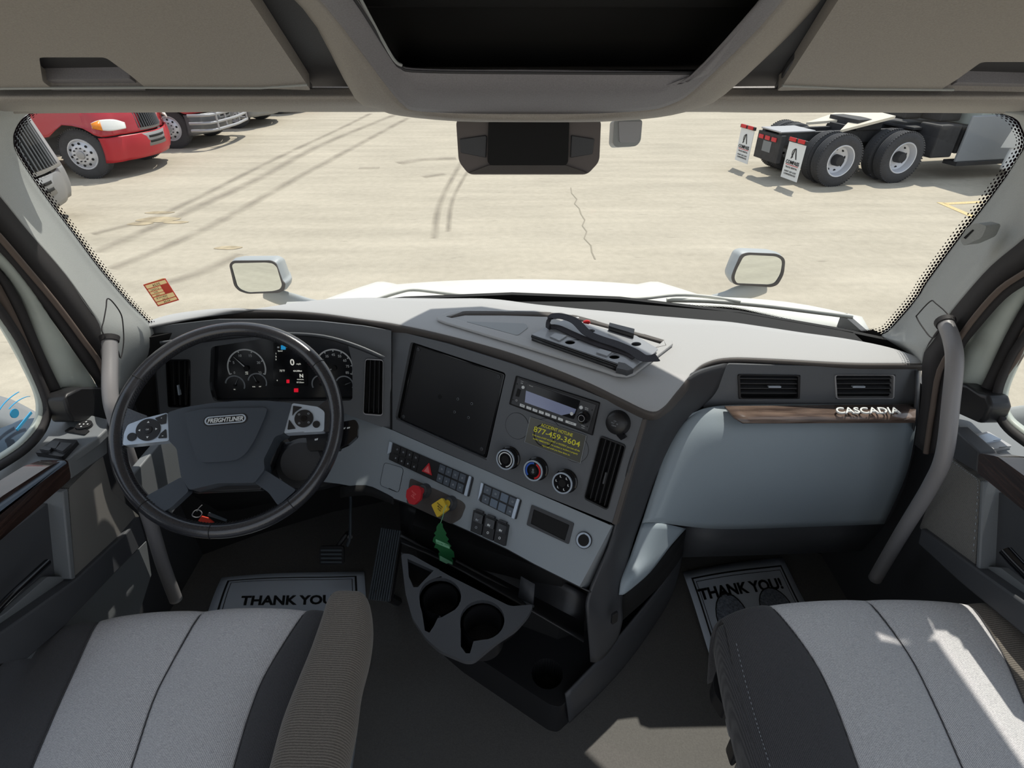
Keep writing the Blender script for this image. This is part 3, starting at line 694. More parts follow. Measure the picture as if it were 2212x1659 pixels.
for x, y, r in [(313, 290, .0042), (1303, 635, .0046), (1143, 740, .0044)]:
    a, b = FC.px(*C3((x, y))[0], h=.0105); lathe('round_button', FC.at(a, b, .0075), FC.n, [(r, 0), (r, .003), (r*.85, .0036), (0, .0036)], 'white', rb, seg=20)
a, b = FC.px(*C3((1350, 805))[0], h=.012); lathe('volume_knob', FC.at(a, b, .0075), FC.n, [(.0155, 0), (.015, .010), (.012, .013), (.0085, .013), (.008, .018), (.0065, .0195), (0, .0195)], 'gloss', rb, seg=28)
mbv = MB(); lathe_mb(mbv, FC.at(a, b, .0205+.006), FC.n, [(.0082, 0), (.0082, .001), (.0072, .001), (.0072, 0), (.0082, 0)], 24); mbv.build('knob_ring', 'metal', rb)
plate('usb_port', FC, FC.pl(C3((222, 310), (275, 335), (240, 455), (185, 440)), .009), .0075, .009, 'void', rb)
a, b = FC.px(*C3((205, 512))[0], h=.008); plate('aux_jack', FC, circ(a, b, .0028, 16), .0075, .009, 'metal', rb, holes=[circ(a, b, .0016, 16)])
for x, y in [(214, 232), (142, 502), (1492, 678), (1408, 960)]:
    a, b = FC.px(*C3((x, y))[0], h=.008); plate('tool_hole', FC, circ(a, b, .0015, 12), .0073, .008, 'void', rb)
a0 = math.radians(0)
tb = MB(); 
for s, x, y, w in [('Bluetooth', 452, 268, .011), ('SOURCE', 295, 190, .008), ('DIR', 290, 222, .006), ('MENU', 1395, 645, .009), ('BACK', 1395, 672, .009), ('PUSH', 1335, 950, .008), ('AUDIO', 1332, 985, .008)]:
    a, b = FC.px(*C3((x, y))[0], h=.0095); text_mb(tb, FC, s, a, b, w=w, h=.009 if s == 'Bluetooth' else .0076, th=.0004)
tb.build('radio_lettering', 'white', rb)
kt = MB()
for i, s in enumerate(['SCAN', '1', '2', '3', '4', '5', '6', 'AM/FM WB']):
    x, y = [(300, 600), (412, 640), (518, 680), (625, 716), (733, 752), (842, 795), (953, 835), (1130, 900)][i]
    a, b = FC.px(*C3((x, y))[0], h=.0097); text_mb(kt, FC, s, a, b, hgt=.0022, h=.0095, th=.0003)
kt.build('button_lettering', 'blackprint', rb)

# round blanks and the three climate knobs
for (x, y, rx) in [(1117, 920, 28), (1182, 935, 30), (1243, 969, 28)]:
    a, b = FC.px(x, y); rr = rx*.00121
    o = plate('round_blank', FC, circ(a, b, rr, 40), -.002, .0012, 'panel', t_d, bevel=.0006)
    g = MB(); prism(g, FC, circ(a, b, rr+.0008, 40), -.001, .0006, [circ(a, b, rr-.0003, 40)]); g.build('blank_gap', 'void', o)
    for k in range(3): pass
def knob(x, y, faces, name='climate_knob'):
    H = .026; a, b = FC.px(x, y, h=H); R_ = .0275
    k = lathe(name, FC.at(a, b, 0), FC.n, [(R_*1.12, 0), (R_*1.1, .004), (R_*1.0, .006), (R_*.97, H-.003), (R_*.93, H-.001), (0, H-.001)], 'gloss', t_d, seg=40)
    mb = MB(); prism(mb, FC, circ(a, b, R_*.97, 40), H-.004, H, [circ(a, b, R_*.84, 40)]); mb.build('knob_bezel', 'silver', k)
    faces(k, a, b, R_, H); return k
def icons_ring(k, a, b, R_, H, m_='white'):
    mb = MB()
    for i in range(6):
        an = math.radians(90-i*60+30); ca, cb = a+R_*.6*math.cos(an), b+R_*.6*math.sin(an)
        prism(mb, FC, circ(ca-.0012, cb+.0022, .0011, 8), H-.001, H-.0003)
        prism(mb, FC, [(ca-.002, cb+.001), (ca, cb+.001), (ca+.0005, cb-.001), (ca+.003, cb-.001), (ca+.003, cb-.0018), (ca-.001, cb-.0018)], H-.001, H-.0003)
    mb.build('knob_symbols', m_, k)
def face_fan(k, a, b, R_, H):
    mb = MB(); arc = circ(a, b, R_*.72, 30, a0=math.radians(-70), a1=math.radians(245)); arc2 = circ(a, b, R_*.62, 30, a0=math.radians(-70), a1=math.radians(245))
    prism(mb, FC, arc+arc2[::-1], H-.001, H-.0002)
    prism(mb, FC, circ(a+.0, b+.004, .0028, 12), H-.001, H-.0002, [circ(a, b+.004, .0016, 12)]); prism(mb, FC, circ(a+.001, b-.0045, .0038, 12, .0028), H-.001, H-.0002, [circ(a+.001, b-.0045, .0022, 12, .0014)])
    mb.build('knob_symbols', 'white', k); plate('knob_center', FC, circ(a, b, R_*.4, 24), H-.001, H+.0, 'void', k)
def face_temp(k, a, b, R_, H):
    for nm, m_, s, e in (('cold_band', 'blue', 95, 235), ('hot_band', 'red', 75, -65)):
        A_ = circ(a, b, R_*.78, 24, a0=math.radians(s), a1=math.radians(e)); B_ = circ(a, b, R_*.62, 24, a0=math.radians(s), a1=math.radians(e))
        plate(nm, FC, A_+B_[::-1], H-.001, H-.0002, m_, k)
    plate('knob_center', FC, circ(a, b, R_*.4, 24), H-.001, H+.0, 'void', k)
    mb = MB(); prism(mb, FC, circ(a, b+.003, .0025, 12), H, H+.0004, [circ(a, b+.003, .0014, 12)]); prism(mb, FC, circ(a+.001, b-.003, .0032, 12), H, H+.0004, [circ(a+.001, b-.003, .0018, 12)]); mb.build('knob_symbols', 'icon', k)
def face_mode(k, a, b, R_, H):
    icons_ring(k, a, b, R_, H); plate('knob_center', FC, circ(a, b, R_*.34, 24), H-.001, H+.0, 'void', k)
knob(1091, 993, face_fan); knob(1151, 1017, face_temp); knob(1214, 1044, face_mode)
# outlet with cap
a, b = FC.px(1331, 915, h=.015)
oc_ = lathe('outlet_cap', FC.at(a, b, 0), FC.n, [(.030, 0), (.028, .005), (.0265, .013), (.023, .018), (.012, .021), (0, .0215)], 'black', t_d, seg=32)
plate('cap_latch', FC, rpoly(FC.pl([(1334, 930), (1344, 934), (1353, 945), (1342, 951), (1332, 940)], .008), .002), .0, .010, 'gloss', oc_, bevel=.002)
mb = MB()
for i, s in enumerate(['12V', 'OUTLET', '120W']): text_mb(mb, FC, s, a-.002, b+.006-i*.0055, hgt=.0032, h=.0208, th=.0006)
mb.build('cap_lettering', 'icon', oc_)

# ---- instrument panel in front of the driver
C1 = cv(220, 660, 640/2042)
ivl = C1((438, 372), (605, 372), (605, 702), (455, 702)); ivr = C1((1815, 365), (1940, 372), (1935, 762), (1800, 752))
clus = C1((752, 285), (1120, 228), (1400, 205), (1690, 250), (1727, 400), (1727, 655), (1100, 662), (770, 662), (742, 560))
plate('instrument_panel', FI, FI.pl([(327, 706), (471, 690), (596, 690), (690, 694), (784, 704), (845, 714), (845, 930), (735, 890), (600, 890), (350, 930), (332, 800)]), -.012, 0, 'panel', t_d,
      holes=[rpoly(FI.pl(ivl), .006), rpoly(FI.pl(ivr), .008), rpoly(FI.pl(clus), .012)], bevel=.0015)
surf('hood_eyebrow', [[FI.at(*FI.px(x, y, .045), .045) for x, y in [(345, 742), (420, 732), (520, 724), (620, 722), (700, 728), (770, 748), (830, 774)]],
                      [FI.at(*FI.px(x, y, .0), .0) for x, y in [(352, 752), (425, 742), (525, 730), (625, 726), (700, 732), (765, 752), (822, 775)]]], 'panel', t_d, nu=4, nv=1, solid=.006)
vent(FI, ivl, 3, True, 'gloss', (385, 843), (.005, .03)); vent(FI, ivr, 3, True, 'black', None); 
gv = FI.pl(ivr, .006); mb = MB(); prism(mb, FI, rpoly(gv, .01), .003, .006, [rpoly(shrink(gv, .0035), .008)]); mb.build('vent_bezel', 'metal', t_d)
ic = plate('instrument_cluster', FI, FI.pl([(440, 725), (775, 720), (775, 880), (440, 880)], -.022), -.03, -.022, 'lcd', t_d)
surf('cluster_surround', [[FI.at(a, b, 0) for a, b in FI.pl(clus+clus[:1])], [FI.at(a, b, -.024) for a, b in [(p[0]*1, p[1]) for p in FI.pl(clus+clus[:1])]]], 'dark', t_d, nu=1, nv=1, solid=0)
def gauge(cx, cy, rpx, start, end, nums, needle, small=False):
    h = -.0215; a, b = FI.px(cx, cy, h); e, _ = FI.px(cx+rpx, cy, h); r = e-a
    mb = MB(); w = r*.05 if not small else r*.09
    A_ = circ(a, b, r, 40, a0=math.radians(start), a1=math.radians(end)); B_ = circ(a, b, r-w*1.4, 40, a0=math.radians(start), a1=math.radians(end)); prism(mb, FI, A_+B_[::-1], h, h+.0008)
    n = len(nums)
    for i, s in enumerate(nums):
        an = math.radians(start+(end-start)*i/(n-1)); c_, s_ = math.cos(an), math.sin(an)
        prism(mb, FI, [(a+r*.98*c_-w*.5*s_, b+r*.98*s_+w*.5*c_), (a+r*.98*c_+w*.5*s_, b+r*.98*s_-w*.5*c_), (a+r*.86*c_+w*.5*s_, b+r*.86*s_-w*.5*c_), (a+r*.86*c_-w*.5*s_, b+r*.86*s_+w*.5*c_)], h, h+.0008)
        if s: text_mb(mb, FI, s, a+r*.70*c_, b+r*.70*s_, hgt=r*(.13 if not small else .22), h=h, th=.0006, bold=.005)
    g = mb.build('gauge_dial', 'icon' if small else 'white', ic)
    an = math.radians(needle); c_, s_ = math.cos(an), math.sin(an); nw = r*.035
    plate('needle', FI, [(a-nw*s_, b+nw*c_), (a+nw*s_, b-nw*c_), (a+r*.85*c_, b+r*.85*s_)], h+.002, h+.0035, 'white' if not small else 'icon', ic)
    plate('needle_hub', FI, circ(a, b, r*.13, 20), h, h+.005, 'void', ic)
gauge(533, 795, 42, 200, -20, ['0', '5', '10', '15', '20', '25'], 135)
gauge(508, 832, 22, 165, -20, ['', '', '', ''], 60, True); gauge(556, 826, 21, 165, -20, ['', '', '', ''], 115, True)
gauge(722, 795, 42, 200, -20, ['5', '15', '25', '35', '45', '55', '65', '75', '85'], 200)
gauge(694, 830, 21, 200, 20, ['', '', '', ''], 60, True); gauge(744, 831, 20, 150, -20, ['', '', '', ''], 20, True)
C5 = cv(420, 710, 360/2212)
dsp = plate('driver_display', FI, FI.pl(C5((1045, 185), (1490, 185), (1500, 765), (1045, 765)), -.018), -.022, -.0195, 'gloss', ic, r=.003)
mb = MB()
hD = -.0195
def dt(s, x, y, hgt, bold=0.0, mbx=None): hgt *= 1.32; a, b = FI.px(*C5((x, y))[0], h=hD); text_mb(mbx or mb, FI, s, a, b, hgt=hgt, h=hD, th=.0005, bold=bold)
dt('0', 1298, 445, .0145, .02); dt('mph', 1383, 470, .0052); dt('75°F', 1165, 558, .0048); dt('424,388mi', 1368, 562, .0040, .02); dt('N', 1420, 625, .0085, .03); dt('Speed', 1138, 297, .0040)
dt('MANUAL', 1408, 674, .0026); dt('07:35am', 1405, 712, .0034); dt('4', 1098, 686, .0034); dt('1', 1083, 330, .0035, .03); dt('2', 1083, 370, .0035, .03); dt('3', 1083, 408, .0035, .03); dt('RPM', 694, 578, .0022); dt('x100', 694, 600, .0022)
dt('OIL', 533, 806, .002); dt('FUEL', 790, 770, .0022); dt('DEF', 872, 768, .002)
mb.build('display_text', 'lit', ic)
def chip(x0, y0, x1, y1, m_, nm): plate(nm, FI, rpoly(FI.pl(C5((x0, y0), (x1, y0), (x1, y1), (x0, y1)), hD), .001), hD, hD+.0006, m_, ic)
chip(1148, 220, 1212, 278, 'litblue', 'blue_icon'); chip(1100, 236, 1128, 258, 'white', 'grey_icon'); chip(1220, 236, 1262, 254, 'white', 'grey_icon')
chip(1222, 675, 1262, 722, 'litred', 'red_seatbelt_icon'); chip(1322, 792, 1378, 842, 'litred', 'red_warning_lamp')
# shift stalk etc. live on the column

# ---- lower grey panel with the switches
bot = [(1252, 1267), (1154, 1218), (1096, 1186), (1018, 1149), (960, 1123), (880, 1087), (821, 1066), (775, 1053), (732, 1045)]
plate('lower_panel', FL, FL.pl([(690, 872), (735, 889), (775, 903), (847, 929), (922, 962), (1050, 1017), (1154, 1063), (1322, 1136)]+bot+[(690, 1040)]), -.012, 0, 'grey', t_d, bevel=.003, bseg=3)
F3 = FL.moved(0)
a = [FL.at(*FL.px(*q)) for q in [(1322, 1134), (1252, 1267)]]; b = [a[0]+Vector((.02, .05, -.02)), a[1]+Vector((.035, .03, -.012))]
surf('panel_end_facet', [[a[0], a[1]], [PY(1334, 1140, .955), PY(1276, 1278, .855)]], 'door', t_d, nu=1, nv=1, solid=.006)
lp = [FL.at(*FL.px(x, y), -.006) for x, y in [(1276, 1278)]+bot]
surf('panel_underside', [lp, [p+Vector((.01, .02, -.03)) for p in lp], [p+Vector((.06, .12, -.03)) for p in lp]], 'black', t_d, nu=1, nv=1, solid=.004)
surf('panel_notch', [[FL.at(*FL.px(x, y), .001) for x, y in [(735, 1052), (790, 1048), (830, 1064), (850, 1075)]], [FL.at(*FL.px(x, y), .001) for x, y in [(735, 1075), (790, 1070), (830, 1082), (850, 1090)]]], 'void', t_d, nu=3, nv=1, solid=.004)
C4 = cv(820, 930, 320/1896)
def bank(c, n, label_cells, capR, name, blue=()):
    """c = 4 crop corners; two rows of n keys"""
    P = [Vector(p) for p in FL.pl(C4(*c), .004)]
    k = plate(name, FL, rpoly([tuple(p) for p in P], .004), -.004, .004, 'black', t_d, bevel=.0012)
    for row in range(2):
        for i in range(n):
            f0, f1 = (i+.08)/n, (i+.94)/n; r0, r1 = (row+.08)/2, (row+.92)/2
            if label_cells == 'hazard' and 4 <= i <= 6: continue
            f0, f1 = .05+f0*.88, .05+f1*.88
            g = lambda f, r: tuple(lerp(lerp(P[0], P[1], f), lerp(P[3], P[2], f), r))
            dark = label_cells == 'hazard' and i < 4
            mt = 'black' if dark else ('btnblue' if (row, i) in blue else 'btn')
            body = MB(); prism(body, FL, rpoly([g(f0, r0), g(f1, r0), g(f1, r1), g(f0, r1)], .0015), .004, .0065, inset=.05)
            ic_ = MB(); cx, cy = g((f0+f1)/2, (r0+r1)/2)
            kind = (i*2+row) % 4; s = .0026
            if (row, i) not in blue:
                if kind == 0: prism(ic_, FL, circ(cx, cy, s, 10), .0063, .0069, [circ(cx, cy, s*.55, 10)])
                elif kind == 1: prism(ic_, FL, [(cx-s, cy-s*.7), (cx+s, cy-s*.7), (cx+s*.4, cy+s), (cx-s*.4, cy+s)], .0063, .0069)
                elif kind == 2:
                    prism(ic_, FL, [(cx-s, cy-s), (cx-s*.5, cy-s), (cx-s*.5, cy+s), (cx-s, cy+s)], .0063, .0069); prism(ic_, FL, [(cx+s*.2, cy-s), (cx+s, cy-s), (cx+s, cy+s*.3), (cx+s*.2, cy+s)], .0063, .0069)
                else: prism(ic_, FL, [(cx-s, cy), (cx, cy+s), (cx+s, cy), (cx+s, cy-s), (cx-s, cy-s)], .0063, .0069, [circ(cx, cy-s*.1, s*.35, 8)])
            multi('switch_key', [(body, mt), (ic_, 'icon')], k)
    return k, P
k1, P1 = bank([(155, 150), (1200, 600), (1140, 850), (115, 370)], 11, 'hazard', 0, 'switch_bank')
g1 = lambda f, r, P: tuple(lerp(lerp(P[0], P[1], f), lerp(P[3], P[2], f), r))
plate('end_cap', FL, rpoly([g1(-.02, .0, P1), g1(.015, .0, P1), g1(.015, .55, P1), g1(-.02, .75, P1)], .002), .002, .008, 'silver', k1, bevel=.001)
plate('end_cap', FL, rpoly([g1(.96, .0, P1), g1(.985, .0, P1), g1(.985, 1, P1), g1(.955, 1, P1), g1(.955, .6, P1)], .002), .004, .009, 'silver', k1, bevel=.001)
tri = FL.pl(C4((632, 412), (662, 560), (648, 582), (545, 530), (536, 510)), .007)
plate('hazard_button', FL, rpoly(FL.pl(C4((632, 412), (665, 575), (536, 520)), .007), .002), .004, .007, 'knobred', k1, bevel=.0008)
trp = FL.pl(C4((622, 450), (640, 550), (566, 518)), .0075); plate('hazard_lens', FL, rpoly(trp, .001), .007, .0078, 'pinkred', k1)
k2, P2 = bank([(1318, 672), (1815, 890), (1745, 1140), (1275, 905)], 4, 'x', 0, 'switch_bank', {(0, 2), (1, 1), (1, 2)})
plate('end_cap', FL, rpoly([g1(-.02, .0, P2), g1(.04, .0, P2), g1(.03, .5, P2), g1(-.02, 1, P2)], .002), .002, .009, 'silver', k2, bevel=.001)
plate('end_cap', FL, rpoly([g1(.91, .0, P2), g1(.97, .0, P2), g1(.97, 1, P2), g1(.90, 1, P2), g1(.90, .55, P2)], .002), .004, .0095, 'silver', k2, bevel=.001)
o = plate('blank_cover', FL, FL.pl(C4((60, 405), (310, 480), (245, 800), (0, 700)), .001), -.002, .001, 'grey', t_d, r=.012, bevel=.0006)
g = MB(); Pq = FL.pl(C4((60, 405), (310, 480), (245, 800), (0, 700)), .001); prism(g, FL, rpoly(Pq, .012), -.001, .0016, [rpoly(shrink(Pq, .001), .011)]); g.build('cover_gap', 'void', o)
plate('valve_plate', FL, rpoly(FL.pl(C4((390, 605), (1050, 900), (1105, 960), (1040, 1130), (920, 1200), (340, 930)), .001), .01), -.002, .0012, 'lip', t_d, bevel=.0008)
def valve(cx, cy, bx, by, poly, m_, txts, tcol):
    H = .05; A_ = Vector(FL.px(*C4((bx, by))[0], h=.01))
    base = lathe('valve_knob', FL.at(A_.x, A_.y, 0), FL.n, [(.021, 0), (.020, .006), (.0165, .010), (.0155, .018), (.012, .020), (0, .020)], 'dark', t_d, seg=28)
    cc = FL.px(*C4((cx, cy))[0], h=H); p0 = FL.at(A_.x, A_.y, .016); p1 = FL.at(cc[0], cc[1], H-.008)
    tube('knob_stem', [p0, lerp(p0, p1, .5), p1], [.010, .009, .012], m_, base, n=2, seg=16)
    ax = (p1-p0).normalized(); Fk = Fr(FL.at(cc[0], cc[1], H), FL.u, FL.v)
    P = Fk.pl(C4(*poly)); plate('knob_head', Fk, rpoly(P, .004), -.010, .0, m_, base, bevel=.0025, bseg=3)
    mb = MB(); rot = math.radians(-14)
    for i, s in enumerate(txts): text_mb(mb, Fk, s, (.5-i)*-.0016, .006-i*.0058, hgt=.0036, h=0, th=.0004, rot=rot, bold=.01)
    mb.build('knob_lettering', tcol, base); return base
valve(430, 825, 560, 770, [(430, 697), (500, 712), (532, 770), (520, 880), (440, 952), (375, 935), (335, 850), (345, 760)], 'knobred', ['TRAILER', 'AIR', 'SUPPLY'], 'pinkred')
valve(765, 985, 890, 930, [(800, 860), (875, 1010), (735, 1113), (660, 950)], 'yellow', ['PARKING', 'BRAKE', 'PUSH'], 'blackprint')
# three rocker switches
for i in range(3):
    ox, oy = i*150, i*68
    q = C4((1205+ox, 1015+oy), (1345+ox, 1075+oy), (1300+ox, 1345+oy), (1165+ox, 1285+oy))
    body = plate('rocker_switch', FL, rpoly(FL.pl(q, .010), .002), -.004, .012, 'black', t_d, bevel=.0015)
    q2 = C4((1215+ox, 1045+oy), (1325+ox, 1090+oy), (1305+ox, 1200+oy), (1195+ox, 1155+oy)); plate('rocker_top', FL, rpoly(FL.pl(q2, .018), .002), .012, .018, 'gloss', body, bevel=.002)
    cx, cy = FL.px(*C4((1240+ox, 1140+oy))[0], h=.018); mbi = MB(); prism(mbi, FL, circ(cx, cy, .0028, 12), .018, .0186); prism(mbi, FL, [(cx+.0035, cy-.0025), (cx+.0055, cy-.0025), (cx+.0055, cy+.0025), (cx+.0035, cy+.0025)], .018, .0186)
    cx, cy = FL.px(*C4((1235+ox, 1240+oy))[0], h=.012); prism(mbi, FL, circ(cx, cy, .0035, 6), .012, .0126, [circ(cx, cy, .0022, 6)])
    mbi.build('rocker_symbol', 'icon' if i == 0 else 'white', body)
    cq = C4((1230+ox, 1000+oy), (1320+ox, 1035+oy), (1312+ox, 1070+oy), (1222+ox, 1035+oy)); plate('rocker_clip', FL, FL.pl(cq, .010), -.002, .009, 'dark', body)
# open slot and power socket
so = [(1148, 1090), (1240, 1130), (1228, 1176), (1137, 1134)]; si = [(1153, 1100), (1230, 1134), (1220, 1168), (1146, 1131)]
fr_ = plate('storage_slot', FL, rpoly(FL.pl(so, .003), .004), -.003, .003, 'dark', t_d, holes=[rpoly(FL.pl(si, .003), .002)], bevel=.001)
plate('slot_opening', FL, FL.pl(si, .0008), -.002, .0008, 'void', fr_)
a, b = FL.px(1261, 1167, h=.004); ps = plate('power_socket', FL, circ(a, b, .020, 32), -.002, .005, 'black', t_d, bevel=.001)
plate('socket_ring', FL, circ(a, b, .0185, 32), .005, .0065, 'silver', ps, holes=[circ(a, b, .0140, 32)], bevel=.0005); plate('socket_well', FL, circ(a, b, .0138, 28), .004, .0056, 'void', ps)

# ---- side of the centre stack, glovebox, passenger panel
S = lambda *q: [PY(x, y, Y) for x, y, Y in q]
surf('stack_side_panel', [S((1392, 896, 1.022), (1440, 866, 1.06), (1500, 808, 1.15), (1576, 785, 1.222)), S((1382, 950, 1.0), (1420, 925, 1.05), (1475, 880, 1.13), (1545, 850, 1.20)),
     S((1362, 1010, .975), (1395, 985, 1.02), (1440, 950, 1.10), (1500, 900, 1.16)), S((1332, 1131, .935), (1352, 1110, .96), (1382, 1080, 1.01), (1420, 1040, 1.07)),
     S((1300, 1220, .87), (1316, 1212, .88), (1334, 1205, .90), (1362, 1190, .95)), S((1275, 1282, .836), (1292, 1295, .84), (1315, 1300, .85), (1345, 1290, .88)),
     S((1270, 1330, .81), (1290, 1350, .815), (1318, 1352, .83), (1345, 1340, .85)), S((1275, 1430, .80), (1290, 1430, .80), (1310, 1415, .82), (1335, 1380, .85))], 'dark', t_d, nu=4, nv=4, solid=.008, angle=180)
plate('vent_panel', FP, FP.pl([(1500, 830), (1535, 800), (1576, 786), (1982, 796), (1978, 880), (1520, 884)]), -.012, 0, 'panel', t_d, holes=[FP.pl([(1594, 809), (1729, 811), (1728, 862), (1596, 862)]), FP.pl([(1803, 810), (1934, 810), (1932, 862), (1806, 862)])], bevel=.002)
vent(FP, [(1594, 809), (1729, 811), (1728, 862), (1596, 862)], 4, False, 'black', (1674, 836), (.032, .004), ring=.006, slat='dark')
vent(FP, [(1803, 810), (1934, 810), (1932, 862), (1806, 862)], 4, False, 'metal', (1856, 836), (.032, .004), ring=.004, slat='dark')
G = [S((1496, 893, 1.155), (1530, 880, 1.17), (1600, 874, 1.185), (1800, 873, 1.19), (1980, 873, 1.19)),
     S((1466, 925, 1.135), (1500, 905, 1.14), (1600, 900, 1.15), (1800, 900, 1.155), (1979, 900, 1.165)),
     S((1438, 975, 1.10), (1478, 955, 1.10), (1590, 950, 1.11), (1800, 948, 1.12), (1975, 945, 1.13)),
     S((1412, 1050, 1.05), (1452, 1040, 1.05), (1580, 1040, 1.085), (1790, 1035, 1.10), (1956, 1030, 1.11)),
     S((1386, 1130, 1.0), (1426, 1130, 1.0), (1560, 1143, 1.08), (1780, 1137, 1.10), (1910, 1132, 1.11))]
gb = surf('glovebox', G, 'bluegrey', t_d, nu=5, nv=5, solid=.012, angle=180)
surf('console_side_panel', [S((1386, 1130, 1.0), (1430, 1131, 1.0), (1482, 1142, 1.04)), S((1362, 1200, .945), (1400, 1200, .945), (1450, 1178, .99)), S((1342, 1250, .895), (1368, 1248, .895), (1405, 1236, .93)), S((1337, 1285, .87), (1348, 1284, .87), (1362, 1274, .885))], 'bluegrey', t_d, nu=4, nv=4, solid=.010, angle=180)
surf('lower_knee_panel', [S((1476, 1140, 1.16), (1700, 1136, 1.16), (1915, 1130, 1.16)), S((1474, 1204, 1.17), (1680, 1198, 1.17), (1862, 1190, 1.17))], 'doordark', t_d, nu=2, nv=1, solid=.01)
wd = surf('wood_trim', [S((1566, 877, 1.165), (1700, 876, 1.17), (1850, 874, 1.172), (1979, 873, 1.174)), S((1586, 900, 1.118), (1700, 900, 1.12), (1850, 900, 1.122), (1978, 900, 1.126)), S((1606, 914, 1.105), (1700, 914, 1.107), (1850, 913, 1.11), (1977, 913, 1.114))], 'wood', t_d, nu=3, nv=1, solid=.006)
q = [p for p in S((1806, 892, 1.128), (1940, 892, 1.128))]; FT_ = Fr(PY(1873, 887, 1.138), (1, 0, 0), PY(1873, 877, 1.165)-PY(1873, 900, 1.12))
a, b = FT_.px(1873, 887, h=.004); w = FT_.px(1941, 887, h=.004)[0]-FT_.px(1806, 887, h=.004)[0]; hh = abs(FT_.px(1873, 881, h=.004)[1]-FT_.px(1873, 893.5, h=.004)[1])
text('model_badge', FT_, 'CASCADIA', a, b, 'white', t_d, w=w, hgt=hh, h=.002, th=.004, shear=.25, bold=.015)
surf('right_end_cap', [S((1982, 800, 1.20), (1990, 800, 1.35)), S((1978, 915, 1.14), (1995, 900, 1.33)), S((1950, 1050, 1.12), (1985, 1030, 1.33)), S((1910, 1132, 1.12), (1960, 1110, 1.33))], 'dark', t_d, nu=2, nv=2, solid=.006, eye=Vector((2, 0, 2)))
surf('left_end_cap', [[FI.at(*FI.px(330, 712)), FI.at(*FI.px(330, 712), -.15)], [FI.at(*FI.px(333, 800)), FI.at(*FI.px(333, 800), -.15)], [FI.at(*FI.px(345, 930)), FI.at(*FI.px(345, 930), -.15)]], 'dark', t_d, nu=1, nv=1, solid=.006, eye=Vector((-2, 0, 2)))
surf('driver_knee_panel', [S((352, 925, 1.36), (520, 890, 1.40), (735, 888, 1.40)), S((350, 1000, 1.33), (520, 1000, 1.33), (735, 1000, 1.30)), S((352, 1110, 1.38), (520, 1100, 1.38), (735, 1048, 1.27))], 'black', t_d, nu=3, nv=3, solid=.01)
plate('kick_panel', Fr(PX(385, 1000, -.86), (0, -1, 0), (0, 0, 1)), [(-.02, -.08), (.12, -.08), (.16, .1), (-.02, .1)], -.01, .01, 'door', t_d, bevel=.003)

# storage tray on top of the dash
FTp = Fr((0, 1.3, DZ+.004), (1, 0, 0), (0, 1, 0))
C2 = cv(820, 640, 640/2212)
to = C2((425, 152), (520, 108), (650, 97), (1240, 108), (1480, 135), (2185, 325), (2192, 352), (1905, 575), (1850, 592), (1760, 582), (1650, 545), (1000, 345), (480, 190), (430, 170))
ti = C2((500, 150), (640, 108), (1240, 118), (1475, 145), (2120, 325), (2060, 380), (1860, 560), (1780, 560), (1680, 520), (1060, 300), (560, 165))
tray = plate('tray_rim', FTp, FTp.pl(to, .008), 0, .008, 'pad', t_d, holes=[FTp.pl(ti, .008)], bevel=.003, bseg=3)
inner = FTp.pl(ti, .004)
plate('tray_floor', FTp, inner, .0, .0015, 'pad', t_d)
bk = C2((500, 150), (640, 108), (1240, 118), (1475, 145), (2120, 325))
mb = MB(); Pb = [FTp.at(*FTp.px(*q, h=.008), .008) for q in bk]; Pc = [Vector((p.x*1.0, p.y-.018, DZ+.0055)) for p in Pb]
Pb.append(FTp.at(*FTp.px(*C2((2060, 380))[0], h=.008), .008)); Pc.append(Vector((Pb[-1].x-.012, Pb[-1].y-.002, DZ+.0055)))
surf('tray_back_wall', [Pb, Pc], 'lip', t_d, nu=2, nv=1, solid=.002)
plate('tray_shade_zone', FTp, rpoly(FTp.pl(C2((640, 185), (1090, 200), (1110, 230), (1030, 290), (830, 235)), .004), .01), .0015, .003, 'padshade', t_d)  # smooth zone of the tray, its shade painted as a darker patch

# ================================================================== lower console with cup holders
FT1 = Fr((0, .85, 1.60), (1, 0, 0), (0, 1, 0))
C6 = cv(820, 1150, 680/2212)
def slot(cx, cy, rx, ry, sl):
    pts = [(cx+rx*math.cos(a), cy+ry*math.sin(a)) for a in [math.radians(k*12) for k in range(30)]]
    return pts
outer = C6((150, 150), (215, 150), (500, 310), (920, 520), (1085, 505), (1040, 590), (960, 680), (830, 765), (660, 905), (600, 905), (420, 830), (320, 740), (230, 600), (180, 420))
h1 = C6(*[(425+148*math.cos(math.radians(a)), 450+132*math.sin(math.radians(a))) for a in range(-180, 60, 15)], (430, 600), (410, 600), (380, 660), (350, 705), (318, 690), (298, 560), (285, 520))
h2 = C6(*[(722+156*math.cos(math.radians(a)), 615+140*math.sin(math.radians(a))) for a in range(-180, 100, 15)], (690, 760), (660, 765), (635, 850), (605, 850), (570, 800), (568, 700))
h3 = C6((196, 185), (380, 268), (300, 350), (270, 385), (238, 385), (205, 310))
t_c = thing('lower_console', 'dark floor console with two cup holders below the switch panel', 'console', (0.0, .85, FZ))
plate('cup_tray', FT1, rpoly(FT1.pl(outer, 0), .012), -.012, 0, 'doordark', t_c, holes=[FT1.pl(h1), FT1.pl(h2), FT1.pl(h3)], bevel=.0025, bseg=3)
for (x, y, r) in [(951, 1288, .041), (1042, 1339, .044)]:
    a, b = FT1.px(x, y); c = FT1.at(a, b, 0)
    lathe('cup_well', c, FT1.n, [(r+.003, -.010), (r+.003, -.088), (0, -.088), (0, -.085), (r, -.085), (r, -.010)], 'black', t_c, seg=36, caps=False)
cb = MB()
